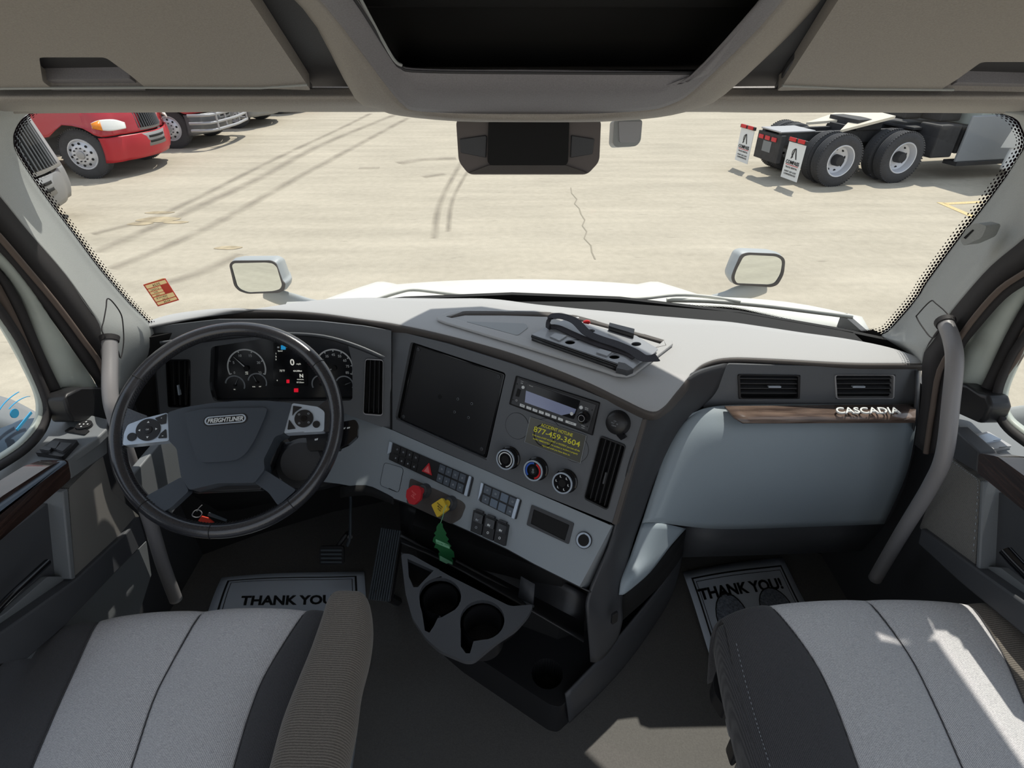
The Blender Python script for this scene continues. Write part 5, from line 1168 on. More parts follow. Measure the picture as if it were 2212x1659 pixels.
t_dl = bpy.data.objects.new('door_1', None); C.objects.link(t_dl); t_dl.location = (-1.0, .9, 1.6); WL['door_1'] = Vector((-1.0, .9, 1.6)); tag(t_dl, 'driver side door with window sill, speaker and armrest', 'door', kind='structure')
t_dr = bpy.data.objects.new('door_2', None); C.objects.link(t_dr); t_dr.location = (1.05, .9, 1.6); WL['door_2'] = Vector((1.05, .9, 1.6)); tag(t_dr, 'passenger side door with window sill, speaker and armrest', 'door', kind='structure')
la = [(-120, 300), (-50, 372), (0, 425), (61, 500), (142, 594), (214, 700), (240, 800), (262, 900), (300, 1010)]
lb = [(-150, 360), (-60, 450), (0, 513), (55, 577), (118, 652), (180, 735), (222, 800), (240, 900), (270, 1010)]
lc_ = [(-150, 420), (-60, 500), (0, 555), (50, 612), (101, 677), (160, 760), (210, 835), (230, 900), (250, 1010)]
ld = [(-150, 470), (-50, 540), (0, 583), (30, 622), (54, 665), (90, 752), (118, 812), (138, 852)]
lc2 = [(-150, 420), (-60, 500), (0, 555), (50, 612), (101, 677), (160, 760), (196, 812), (210, 838)]
le = [(-150, 490), (-60, 560), (-10, 600), (15, 640), (42, 695), (72, 765), (100, 830), (120, 870)]
le2 = [(-150, 520), (-60, 590), (-18, 620), (5, 660), (32, 715), (61, 775), (88, 838), (104, 882)]
lf = [(-150, 560), (-60, 640), (-20, 680), (0, 702), (30, 752), (58, 805), (78, 850), (84, 885), (74, 922), (45, 958), (0, 990), (-80, 1035)]
le3 = [(-150, 540), (-60, 605), (-22, 640), (2, 672), (42, 730), (70, 790), (94, 848), (104, 885), (94, 925), (60, 965), (8, 1000), (-80, 1050)]
strip('door_seal', la, lb, -.985, -1.0, 'seal', t_dl); strip('door_seal', lb, lc_, -.995, -1.015, 'seal', t_dl)
tube('seal_bead', [PX(x, y, -.992) for x, y in lb], .006, 'sealbrown', t_dl, n=3, seg=8)
strip('window_frame', lc2, ld, -1.01, -1.035, 'doorframe', t_dl); strip('window_seal', ld, le, -1.03, -1.04, 'seal', t_dl); strip('window_seal', le, le2, -1.036, -1.04, 'sealbrown', t_dl)
strip('window_seal', le3, lf, -1.03, -1.05, 'seal', t_dl)
lg = [(x-7, y-3) for x, y in lf[:8]]+[(x-4, y-9) for x, y in lf[8:]]
strip('window_rim', lf, lg, -1.045, -1.06, 'doorframe', t_dl)
gq = MB(); gq.add([(-1.062, .35, 1.9), (-1.062, 1.3, 1.9), (-1.062, 1.3, 2.75), (-1.062, .35, 2.75)], [(0, 1, 2, 3)]); o = gq.build('window_2', 'glass'); tag(o, 'driver side window glass', 'side window', kind='structure')
gq = MB(); gq.add([(1.13, .35, 1.9), (1.13, 1.3, 1.9), (1.13, 1.3, 2.75), (1.13, .35, 2.75)], [(0, 1, 2, 3)]); o = gq.build('window_3', 'glass'); tag(o, 'passenger side window glass', 'side window', kind='structure')
C9 = cv(0, 850, 500/1659)
FSL = Fr((-1, .9, 1.975), (1, 0, 0), (0, 1, 0)); FDL = Fr((-.95, .9, 1.9), (0, 1, 0), (0, 0, 1))
plate('mirror_cover', Fr((-1.0, 1.0, 2), (0, 1, .0), (0, 0, 1)), Fr((-1.0, 1.0, 2), (0, 1, .0), (0, 0, 1)).pl([(130, 862), (138, 850), (167, 836), (212, 836), (226, 856), (232, 905), (150, 912), (137, 888)]), -.04, .01, 'black', t_dl, bevel=.008, bseg=3)
plate('door_sill', FSL, FSL.pl(C9((-300, 660), (0, 622), (190, 605), (350, 500), (490, 462), (690, 325), (770, 250), (770, 180), (560, 130), (430, 110), (345, 150), (300, 250), (150, 370), (-40, 490), (-300, 640))), -.02, 0, 'door', t_dl, bevel=.005, bseg=3)
plate('sill_front', FDL, FDL.pl(C9((488, 470), (512, 612), (720, 470), (775, 420), (770, 250), (690, 330)), .01), -.03, .01, 'door', t_dl, bevel=.004)
plate('speaker_grille', FDL, rpoly(FDL.pl(C9((492, 680), (735, 440), (800, 700), (1000, 880), (888, 1008), (540, 1338)), .0), .006), -.02, .0, 'grilleperf', t_dl, bevel=.003)
plate('door_pocket', FDL, FDL.pl(C9((-300, 1000), (0, 1050), (470, 690), (530, 1340), (0, 1750), (-300, 1900)), -.03), -.05, -.03, 'doordark', t_dl)
plate('pocket_edge', FDL, FDL.pl(C9((448, 700), (490, 680), (545, 1335), (508, 1330)), .004), -.04, .004, 'door', t_dl, bevel=.003)
plate('pocket_floor', FDL, FDL.pl(C9((345, 1312), (520, 1308), (520, 1345), (300, 1500), (-300, 1950), (-300, 1800), (60, 1560)), -.015), -.03, -.015, 'door', t_dl, bevel=.002)
plate('armrest_wood', FDL, rpoly(FDL.pl(C9((-300, 1050), (0, 745), (350, 520), (485, 470), (512, 610), (0, 1055), (-300, 1300)), .03), .01), -.02, .03, 'wooddoor', t_dl, bevel=.006, bseg=3)
plate('armrest_strip', FDL, FDL.pl(C9((-300, 1100), (0, 800), (470, 478), (488, 500), (0, 860), (-300, 1150)), .036), .02, .036, 'btnblue', t_dl, bevel=.003)
FSH = Fr((-1, .9, 1.975), (1, 0, 0), (0, 1, 0)); plate('pull_recess', FSH, FSH.pl(C9((-300, 640), (0, 622), (192, 603), (0, 730), (-300, 900)), .002), -.01, .002, 'void', t_dl)
plate('lower_sill', FDL, FDL.pl(C9((-300, 2000), (-300, 1900), (0, 1720), (540, 1342), (890, 1015), (1005, 880), (1052, 1058), (830, 1285), (480, 1660), (200, 1900)), .012), -.03, .012, 'doordark', t_dl, bevel=.004)
plate('lower_door', FDL, FDL.pl(C9((200, 1900), (480, 1650), (830, 1280), (1055, 1060), (1090, 1300), (900, 1900)), -.01), -.04, -.012, 'door', t_dl)
tube('pull_handle', [PX(x, y, -.93) for x, y in C9((335, 1215), (200, 1340), (60, 1470), (-100, 1640), (-250, 1800))], .0075, 'gloss', t_dl, n=4, flat=1.6)
sw = plate('window_switch', FSL, rpoly(FSL.pl(C9((390, 315), (555, 328), (445, 447), (245, 418)), .012), .004), 0, .010, 'black', t_dl, bevel=.002)
for pts in ([(370, 340), (430, 345), (400, 395), (335, 385)], [(440, 352), (515, 358), (450, 415), (400, 400)], [(320, 380), (370, 390), (355, 410), (280, 402)]):
    plate('rocker_key', FSL, rpoly(FSL.pl(C9(*pts), .015), .002), .008, .016, 'dark', sw, bevel=.002)
mc = plate('mirror_control', FSL, rpoly(FSL.pl(C9((505, 238), (640, 262), (605, 292), (460, 268)), .004), .002), 0, .004, 'black', t_dl, bevel=.001)
a, b = FSL.px(*C9((600, 220))[0], h=.008); plate('control_knob', FSL, circ(a, b, .016, 28), 0, .008, 'black', mc, bevel=.002)
mb = MB()
for k in range(4): an = k*math.pi/2; prism(mb, FSL, circ(a+.009*math.cos(an), b+.009*math.sin(an), .0018, 8), .008, .0086)
prism(mb, FSL, circ(a, b, .0018, 8), .008, .0086); mb.build('control_symbols', 'white', mc)

# right door
CA = cv(1900, 640, 312/1438); CB = cv(1380, 640, 832/2212)
ra = [(2330, 420), (2250, 478), (2212, 515), (2140, 575), (2082, 640), (2048, 683), (1996, 762), (1990, 860), (1975, 960)]
rb_ = [(2330, 500), (2260, 560), (2212, 590), (2160, 625), (2110, 680), (2070, 735), (2030, 800), (2015, 880), (2000, 980)]
rc = [(2330, 540), (2270, 580), (2225, 610), (2173, 645), (2117, 707), (2080, 757), (2062, 827), (2050, 890), (2030, 980)]
rd = [(2360, 560), (2290, 600), (2240, 620), (2212, 655), (2171, 727), (2130, 814), (2115, 842)]
rc2 = [(2330, 540), (2270, 580), (2225, 610), (2173, 642), (2117, 707), (2077, 757), (2074, 832)]
re = [(2380, 600), (2300, 640), (2245, 670), (2212, 705), (2190, 750), (2155, 820), (2140, 860)]
re2 = [(2390, 620), (2310, 665), (2250, 700), (2220, 735), (2200, 775), (2172, 820), (2155, 862)]
rf = [(2400, 640), (2320, 680), (2250, 715), (2212, 762), (2189, 805), (2175, 840), (2171, 870), (2180, 900), (2212, 932), (2300, 990)]
re3 = [(2390, 620), (2310, 665), (2240, 705), (2203, 745), (2175, 795), (2158, 838), (2155, 875), (2168, 915), (2205, 950), (2300, 1010)]
strip('door_seal', ra, rb_, 1.0, 1.01, 'seal', t_dr); strip('door_seal', rb_, rc, 1.005, 1.02, 'seal', t_dr); tube('seal_bead', [PX(x, y, 1.003) for x, y in rb_], .006, 'sealbrown', t_dr, n=3, seg=8)
strip('window_frame', rc2, rd, 1.03, 1.055, 'doorframe', t_dr); strip('window_seal', rd, re, 1.05, 1.06, 'seal', t_dr); strip('window_seal', re, re2, 1.056, 1.06, 'sealbrown', t_dr)
strip('window_seal', re3, rf, 1.05, 1.07, 'seal', t_dr); strip('window_rim', rf, [(x+7, y-3) for x, y in rf[:8]]+[(x+4, y-9) for x, y in rf[8:]], 1.065, 1.085, 'doorframe', t_dr)
FSR = Fr((1, .9, 1.975), (1, 0, 0), (0, 1, 0)); FDR = Fr((1.0, .9, 1.9), (0, -1, 0), (0, 0, 1))
Fm = Fr((1.03, 1.0, 2), (0, -1, 0), (0, 0, 1))
plate('mirror_cover', Fm, Fm.pl(CA((770, 880), (810, 860), (880, 870), (990, 945), (1115, 980), (1150, 1100), (1095, 1225), (1050, 1270), (760, 1140))), -.04, .01, 'black', t_dr, bevel=.008, bseg=3)
plate('door_sill', FSR, FSR.pl(CB((1800, 700), (1830, 740), (1950, 890), (2060, 905), (2212, 1010), (2500, 1230), (2700, 1200), (2500, 960), (2212, 800), (2130, 720), (2080, 600), (1990, 560), (1850, 560))), -.02, 0, 'door', t_dr, bevel=.005)
plate('sill_front', FDR, FDR.pl(CB((1790, 745), (1955, 895), (1942, 1012), (1775, 915)), .01), -.03, .01, 'doordark', t_dr, bevel=.004)
plate('speaker_grille', FDR, rpoly(FDR.pl(CB((1775, 915), (1962, 1058), (1930, 1570), (1610, 1330), (1690, 1120)), 0), .006), -.02, 0, 'grilleperf', t_dr, bevel=.003)
mb = MB(); L_ = [FDR.at(*FDR.px(*q), .002) for q in CB((1775, 925), (1830, 965), (1890, 1010), (1945, 1050), (1952, 1120), (1940, 1300), (1925, 1480))]; Q = spline(L_, 10)
for i in range(0, len(Q)-1, 2): strip3(mb, [Q[i], lerp(Q[i], Q[i+1], .7)], .0012)
mb.build('grille_stitching', 'icon', t_dr)
plate('armrest_wood', FDR, rpoly(FDR.pl(CB((1952, 900), (2060, 920), (2212, 1030), (2600, 1330), (2600, 1560), (2212, 1232), (1942, 1012)), .03), .008), -.02, .03, 'wooddoor', t_dr, bevel=.006, bseg=3)
plate('door_pocket', FDR, FDR.pl(CB((1965, 1060), (2212, 1220), (2600, 1500), (2600, 2000), (2212, 1720), (1945, 1572)), -.03), -.05, -.03, 'doordark', t_dr)
plate('pocket_edge', FDR, FDR.pl(CB((1958, 1058), (1980, 1062), (1955, 1575), (1932, 1570)), .004), -.04, .004, 'door', t_dr, bevel=.003)
plate('pocket_floor', FDR, FDR.pl(CB((1950, 1545), (2080, 1560), (2212, 1660), (2600, 1980), (2600, 2100), (2212, 1760), (1945, 1575)), -.015), -.03, -.015, 'door', t_dr)
plate('lower_sill', FDR, FDR.pl(CB((1620, 1330), (1945, 1572), (2212, 1760), (2600, 2080), (2600, 2300), (2212, 1950), (1850, 1650), (1600, 1420)), .012), -.03, .012, 'doordark', t_dr, bevel=.004)
tube('pull_handle', [PX(x, y, .975) for x, y in CB((2105, 1460), (2160, 1520), (2230, 1590), (2330, 1690))], .0075, 'gloss', t_dr, n=4, flat=1.6)
sw = plate('window_switch', FSR, rpoly(FSR.pl(CB((1925, 790), (2010, 772), (2148, 855), (1998, 880)), .010), .004), 0, .008, 'metal', t_dr, bevel=.002)
plate('rocker_key', FSR, rpoly(FSR.pl(CB((1950, 800), (2010, 785), (2085, 822), (1990, 840)), .012), .003), .006, .012, 'silver', sw, bevel=.003)

# ---- grab handles
def grab(lab, pts, plpts, side, nm='grab_handle'):
    t = thing(nm, lab, 'grab handle', pts[-1]); tube('handle_bar', pts, .0165, 'handle', t, n=8, seg=20, angle=180)
    tube('handle_collar', [pts[0]+(pts[0]-pts[1]).normalized()*.012, pts[0]], [.021, .019], 'seal', t, n=1, seg=20)
    return t
tl = grab('pale grey grab handle bar on the driver side pillar', [PX(237, 738, -.955), PX(238, 775, -.945), PX(238, 850, -.925), PX(250, 905, -.915), PX(285, 1010, -.92), PX(325, 1130, -.925), PX(352, 1220, -.93), PX(380, 1295, -.935)], None, -1)
tr_ = grab('grey grab handle bar on the passenger side pillar', [PX(2044, 702, .98), PX(2056, 735, .965), PX(2062, 780, .95), PX(2055, 860, .945), PX(2040, 980, .95), PX(2010, 1050, .965), PX(1955, 1140, .98), PX(1890, 1250, .995)], None, 1)
# anchor covers at the top of the handles
def cover(pts, X, t, nm='anchor_cover'):
    rows = [[PX(x, y, X) for x, y in r_] for r_ in pts]; surf(nm, rows, 'pillar', t, nu=4, nv=4, solid=.008, angle=180)
o = tube('anchor_groove', [PX(x, y, -.955) for x, y in cv(0, 500, .25316)((915, 575), (905, 650), (885, 760), (870, 850))]+[PX(x, y, -.95) for x, y in cv(0, 500, .25316)((940, 940), (1000, 1000), (1030, 1080), (1055, 950), (1050, 800), (1030, 700), (960, 600))], .0015, 'seal', tl, closed=True, n=4, seg=6)
o = tube('anchor_groove', [PX(x, y, .985) for x, y in CA((505, 50), (380, 180), (370, 210), (430, 310), (525, 415), (600, 330), (690, 205), (560, 70))], .0015, 'seal', tr_, closed=True, n=4, seg=6)

# small clip on the right pillar
Fq = Fr(PX(2090, 505, .99), (.3, -1, 0), (0, 0, 1)); t = plate('pillar_clip', Fq, rpoly(Fq.pl(cv(1412, 0, .36166)((1870, 1360), (1925, 1330), (1990, 1350), (1960, 1420), (1850, 1470), (1828, 1430)), .02), .006), -.02, .02, 'pillar', None, bevel=.005)
tag(t, 'small grey hook cover on the right windshield pillar', 'hook'); 
q = plate('hook_slot', Fq, rpoly(Fq.pl(cv(1412, 0, .36166)((1850, 1420), (1905, 1370), (1912, 1376), (1862, 1428)), .021), .001), .018, .021, 'void', t)

# windshield sticker
Ps = [PG(x, y, .006) for x, y in [(309, 615), (354, 600), (387, 648), (341, 662)]]
Fs = Fr(Ps[3], Ps[2]-Ps[3], Ps[0]-Ps[3]); Q = [((p-Fs.O).dot(Fs.u), (p-Fs.O).dot(Fs.v)) for p in Ps]
t = thing('windshield_sticker', 'small red and tan service sticker on the lower left windshield', 'sticker', sum(Ps, Vector())/4)
plate('sticker_base', Fs, rpoly(Q[::-1], .004), -.0006, 0, 'tan', t)
w = Q[2][0]; h_ = Q[0][1]; sk = Q[0][0]/max(h_, 1e-6)
def sb(u0, v0, u1, v1): return [(u*w+sk*v*h_, v*h_) for u, v in ((u0, v0), (u1, v0), (u1, v1), (u0, v1))]
mb = MB()
for r_ in [(0, .95, 1, 1), (0, 0, 1, .05), (0, .05, .05, .95), (.95, .05, 1, .95), (.62, .42, .95, .80), (.05, .77, .62, .80), (.05, .64, .62, .66), (.05, .51, .62, .53), (.05, .39, .95, .42), (.05, .17, .95, .20)]: prism(mb, Fs, sb(*r_), 0, .0004)
mb.build('sticker_fields', 'stickred', t)
mb = MB()
for s, u, v, g in (('3526', .5, .87, .09), ('2103C', .33, .71, .07), ('JAN', .3, .58, .07), ('122', .3, .46, .06), ('SERVICE', .4, .33, .07), ('01/25', .5, .23, .06), ('4526', .5, .11, .08)): text_mb(mb, Fs, s, u*w+sk*v*h_, v*h_, hgt=g*h_, h=.0004, th=.0003, mirror=True)
mb.build('sticker_lettering', 'blackprint', t)

# accident hotline decal
dq = [(1145, 900), (1267, 941), (1254, 1001), (1133, 955)]
t = thing('hotline_decal', 'black decal with yellow accident hotline number stuck below the radio', 'decal', FC.at(*FC.px(1200, 948)))
Pd = FC.pl(dq, .003); plate('decal_base', FC, Pd, .0022, .003, 'stickerclear', t); plate('decal_border', FC, Pd, .0028, .0034, 'icon', t, holes=[shrink(Pd, .0012)])
P4 = [Vector(p) for p in Pd]
def dq_at(u, v): p = lerp(lerp(P4[0], P4[1], u), lerp(P4[3], P4[2], u), v); return p.x, p.y
an = math.atan2((P4[1]-P4[0]).y, (P4[1]-P4[0]).x); DW = (P4[1]-P4[0]).length; DH = (P4[3]-P4[0]).length
mb = MB()
for s, u, v, wf_, hf in (('ACCIDENT HOTLINE', .50, .15, .56, .12), ('877-459-3604', .52, .38, .82, .21), ('In the event of ANY ACCIDENT or INCIDENT you must call this', .53, .61, .84, .085), ('number IMMEDIATELY. No accident or incident is properly', .53, .74, .80, .085), ('reported until you have done so.', .56, .87, .50, .085)):
    a, b = dq_at(u, v); text_mb(mb, FC, s, a, b, w=wf_*DW, hgt=hf*DH, h=.003, th=.0004, rot=an, bold=.01)
mb.build('decal_lettering', 'ytext', t)
g = MB(); c_ = dq_at(.22, .5); prism(g, FC, circ(c_[0]+.014, c_[1], .029, 40), .0028, .0033, [circ(c_[0]+.014, c_[1], .0262, 40)]); g.build('decal_ring_print', 'void', t)

# air freshener hanging from the yellow knob
t = thing('air_freshener', 'green tree-shaped card air freshener hanging from the yellow knob', 'air freshener', PY(955, 1150, .985))
Ft = Fr(PY(955, 1150, .985), (1, .1, 0), (0, .1, 1))
Cg = cv(720, 900, 640/2212)
tp = Cg((800, 790), (815, 800), (820, 830), (845, 870), (838, 885), (862, 915), (850, 930), (880, 965), (870, 980), (900, 1010), (905, 1050), (880, 1050), (895, 1075), (890, 1120), (792, 1072), (785, 1020), (800, 1015), (778, 985), (752, 975), (765, 950), (742, 930), (748, 905), (765, 885), (752, 870), (770, 850), (770, 825), (785, 800))
plate('card_tree', Ft, Ft.pl(tp), -.001, .001, 'tree', t)
plate('card_band', Ft, Ft.pl(Cg((765, 912), (868, 958), (868, 985), (765, 942))), .001, .0014, 'palegreen', t); plate('card_band', Ft, Ft.pl(Cg((795, 1035), (888, 1085), (890, 1118), (794, 1070))), .001, .0014, 'palegreen', t)
a, b = Ft.px(*Cg((816, 948))[0]); text('card_lettering', Ft, 'ROYAL PINE', a, b, 'tree', t, w=.040, h=.0014, th=.0003, rot=math.radians(-24))
cordp = [Ft.at(*Ft.px(*Cg((800, 795))[0])), PY(*Cg((818, 745))[0], .975), PY(*Cg((826, 700))[0], .985), PY(*Cg((845, 660))[0], .99)]
tube('hanging_cord', cordp, .0008, 'palegreen', t, n=4, seg=6)

# tablet cradle with strap lying in the dash tray
t = thing('tablet_cradle', 'black plastic tablet cradle lying in the tray on top of the dashboard', 'tablet cradle', PZ(1280, 750, DZ+.01))
CS = cv(1120, 660, 340/2212); FQ2 = Fr((.15, 1.28, DZ+.022), (1, 0, 0), (0, 1, 0))
body = CS((185, 405), (400, 300), (640, 200), (1000, 265), (1240, 340), (1650, 420), (1965, 610), (1840, 725), (1700, 800), (1600, 890), (1380, 810))
bh = []
for x, y, rx in ((725, 515, 72), (1348, 720, 75), (1655, 540, 70), (1020, 355, 55)):
    bh.append(FQ2.pl(CS(*[(x+rx*math.cos(k*math.pi/10), y+rx*.42*math.sin(k*math.pi/10)) for k in range(20)])))
plate('cradle_plate', FQ2, rpoly(FQ2.pl(body), .004), -.003, 0, 'tablet', t, holes=bh, bevel=.001)
plate('cradle_void', FQ2, FQ2.pl(body, -.012), -.015, -.0125, 'void', t)
tube('cradle_rail', [FQ2.at(*FQ2.px(*q), .0) for q in CS((190, 430), (700, 610), (1390, 850))], .0045, 'gloss', t, n=2, seg=10)
surf('cradle_front', [[FQ2.at(*FQ2.px(*q), -.001) for q in CS((185, 440), (700, 620), (1385, 860))], [FQ2.at(*FQ2.px(*q), -.001)+Vector((0, -.002, -.016)) for q in CS((185, 440), (700, 620), (1385, 860))]], 'black', t, nu=2, nv=1, solid=.003)
plate('cradle_end', FQ2, FQ2.pl(CS((1400, 800), (1500, 820), (1620, 900), (1530, 935), (1370, 895))), -.012, .003, 'dark', t, bevel=.002)
for pts in ([(440, 430), (510, 385), (680, 420), (575, 490)], [(1095, 655), (1145, 605), (1310, 650), (1245, 705)]): plate('foam_pad', FQ2, FQ2.pl(CS(*pts), .004), 0, .004, 'tablet', t, bevel=.0005)
plate('back_stop', FQ2, FQ2.pl(CS((1275, 265), (1630, 355), (1620, 425), (1265, 315)), .008), -.002, .014, 'gloss', t, bevel=.001)
t = thing('webbing_strap', 'black webbing strap looped over the tablet cradle', 'strap', PZ(1280, 740, DZ+.03))
ZS = DZ+.026
mb = MB(); ribbon(mb, [PZ(*CS((420, 330))[0], ZS), PZ(*CS((440, 190))[0], ZS+.018), PZ(*CS((560, 145))[0], ZS+.022), PZ(*CS((780, 210))[0], ZS+.02), PZ(*CS((960, 380))[0], ZS+.012), PZ(*CS((1150, 470))[0], ZS+.007), PZ(*CS((1380, 545))[0], ZS+.008), PZ(*CS((1600, 640))[0], ZS+.006), PZ(*CS((1750, 735))[0], ZS+.008), PZ(*CS((1880, 740))[0], ZS+.012), PZ(*CS((1955, 728))[0], ZS+.012)], Vector((.35, .9, .2)), .024, .002)
mb.build('strap_upper', 'strap', t, smooth=True)
mb = MB(); ribbon(mb, [PZ(*CS((450, 300))[0], ZS+.004), PZ(*CS((560, 310))[0], ZS+.002), PZ(*CS((750, 395))[0], ZS), PZ(*CS((950, 480))[0], ZS), PZ(*CS((1200, 570))[0], ZS), PZ(*CS((1500, 660))[0], ZS), PZ(*CS((1640, 730))[0], ZS+.002)], Vector((.3, .9, .1)), .02, .003)
mb.build('strap_lower', 'fuzz', t, smooth=True)
lathe('red_push_cap', PZ(*CS((945, 240))[0], DZ+.012), Vector((.9, -.2, .35)), [(.006, -.006), (.007, -.004), (.0075, .004), (.0045, .012), (0, .013)], 'red', None, seg=20)
tag(bpy.data.objects['red_push_cap'], 'small red plastic cap lying in the dashboard tray', 'cap')
lathe('clear_push_cap', PZ(*CS((815, 195))[0], DZ+.012), Vector((.9, .1, .35)), [(.005, -.006), (.006, -.004), (.006, .004), (.004, .008), (0, .009)], 'metal', None, seg=20)
tag(bpy.data.objects['clear_push_cap'], 'small grey plastic cap lying beside the red cap', 'cap')

# ================================================================== own truck outside the glass
rows = []
for Y, zc, wd_ in ((1.80, 1.86, .98), (2.0, 1.81, 1.0), (2.2, 1.755, 1.0), (2.5, 1.665, .98), (2.8, 1.575, .95), (3.0, 1.508, .93), (3.12, 1.42, .90), (3.2, 1.1, .86), (3.2, .6, .84)):
    r_ = []
    for k in range(-8, 9):
        u = k/8; x = wd_*math.copysign(min(1, abs(u)*1.12), u) if abs(u) > .9 else wd_*u*1.0
        drop = .035*abs(u)**2.2 + (.10 if abs(u) > .9 else 0)+(.25 if abs(u) > .99 else 0)
        r_.append(Vector((x+.03, Y-.06*u*u, zc-drop)))
    rows.append(r_)
hood = surf('truck_hood', rows, 'paint', None, nu=3, nv=3, solid=.01, angle=180); tag(hood, 'white hood of this truck beyond the windshield', 'hood')
cw = surf('cowl', [[PZ(620, 652, 1.93), PZ(1106, 640, 1.93), PZ(1500, 640, 1.93), PZ(1700, 652, 1.90), PZ(1862, 684, 1.87)], [PZ(600, 690, 1.93), PZ(1106, 672, 1.94), PZ(1500, 672, 1.94), PZ(1700, 700, 1.90), PZ(1885, 725, 1.87)]], 'cowl', None, nu=4, nv=2, solid=.01)
tag(cw, 'pale grey cowl panel below the windshield', 'cowl')
def wiper(lab, arm, blade, z):
    t = thing('windshield_wiper', lab, 'wiper', PZ(*arm[0], z))
    tube('wiper_arm', [PZ(x, y, z+dz) for (x, y), dz in zip(arm, [.01, .03, .03, .02, .02, .02])], .006, 'cowl', t, n=4, seg=8)
    tube('wiper_blade', [PZ(x, y, z+.012) for x, y in blade], .007, 'cowl', t, n=3, seg=8); tube('blade_rubber', [PZ(x, y+3, z+.002) for x, y in blade], .0035, 'black', t, n=3, seg=6)
wiper('left windshield wiper with a bent grey arm', [(800, 651), (860, 632), (893, 626), (950, 632), (1020, 641)], [(832, 653), (900, 651), (1000, 648), (1100, 648), (1180, 651)], 1.97)
wiper('right windshield wiper reaching toward the passenger pillar', [(1240, 650), (1380, 645), (1460, 637), (1530, 641), (1600, 652)], [(1440, 648), (1530, 650), (1640, 659), (1740, 671), (1842, 684)], 1.97)
def hood_mirror(lab, outl, glassl, armp, Y, rot):
    c = [sum(p[0] for p in outl)/len(outl), sum(p[1] for p in outl)/len(outl)]; O_ = PY(c[0], c[1], Y)
    t = thing('hood_mirror', lab, 'mirror', O_); Fh = Fr(O_, (1, rot, 0), (0, .12, 1))
    P = rpoly(Fh.pl(outl), .035, 6)
    plate('mirror_gasket', Fh, P, -.02, .004, 'lip', t, holes=[rpoly(Fh.pl(glassl), .03, 6)], bevel=.003)
    plate('mirror_face', Fh, rpoly(Fh.pl(glassl), .03, 6), -.006, .0, 'mirror', t)
    mb = MB(); N = len(P); rings = [(1.0, 0.0, -.004), (1.04, .006, -.03), (.96, .012, -.08), (.7, .02, -.13), (.3, .02, -.15)]
    mx = sum(p[0] for p in P)/N; my = sum(p[1] for p in P)/N; vs = []
    for s, up, h in rings: vs += [Fh.at(mx+(p[0]-mx)*s, my+(p[1]-my)*s+up, h) for p in P]
    mb.add(vs, [(i*N+k, (i+1)*N+k, (i+1)*N+(k+1) % N, i*N+(k+1) % N) for i in range(len(rings)-1) for k in range(N)]+[tuple((len(rings)-1)*N+k for k in range(N))[::-1]])
    mb.build('mirror_housing', 'greymet', t, smooth=True, angle=60)
    tube('mirror_arm', [PY(x, y, Y+dy) for x, y, dy in armp], [.055, .05, .045, .05], 'greymet', t, n=4, seg=14, flat=.5, up=(0, 1, 0)); return t
CM = cv(460, 520, 240/2212)
hood_mirror('left hood mirror in a grey housing on the fender', CM((330, 470), (400, 395), (1150, 390), (1255, 440), (1380, 790), (1440, 850), (1420, 985), (1330, 1035), (700, 1055), (530, 1000), (430, 900)), CM((365, 490), (430, 445), (1060, 430), (1200, 450), (1280, 520), (1385, 880), (1340, 960), (1200, 1005), (700, 1030), (550, 970), (480, 900)), [(575, 628, .08), (600, 640, .06), (640, 652, .02), (690, 665, .0), (830, 690, 0)], 2.95, -.25)
CN = cv(1412, 0, .36166)
hood_mirror('right hood mirror in a grey housing on the fender', CN((480, 1610), (520, 1520), (560, 1508), (740, 1515), (785, 1545), (775, 1640), (740, 1700), (700, 1715), (480, 1700), (462, 1660)), CN((492, 1612), (535, 1530), (570, 1522), (730, 1530), (772, 1555), (760, 1635), (725, 1690), (690, 1700), (495, 1692), (478, 1660)), [(1650, 616, .08), (1630, 625, .06), (1590, 635, .02), (1550, 650, .0), (1400, 690, 0)], 2.95, .25)

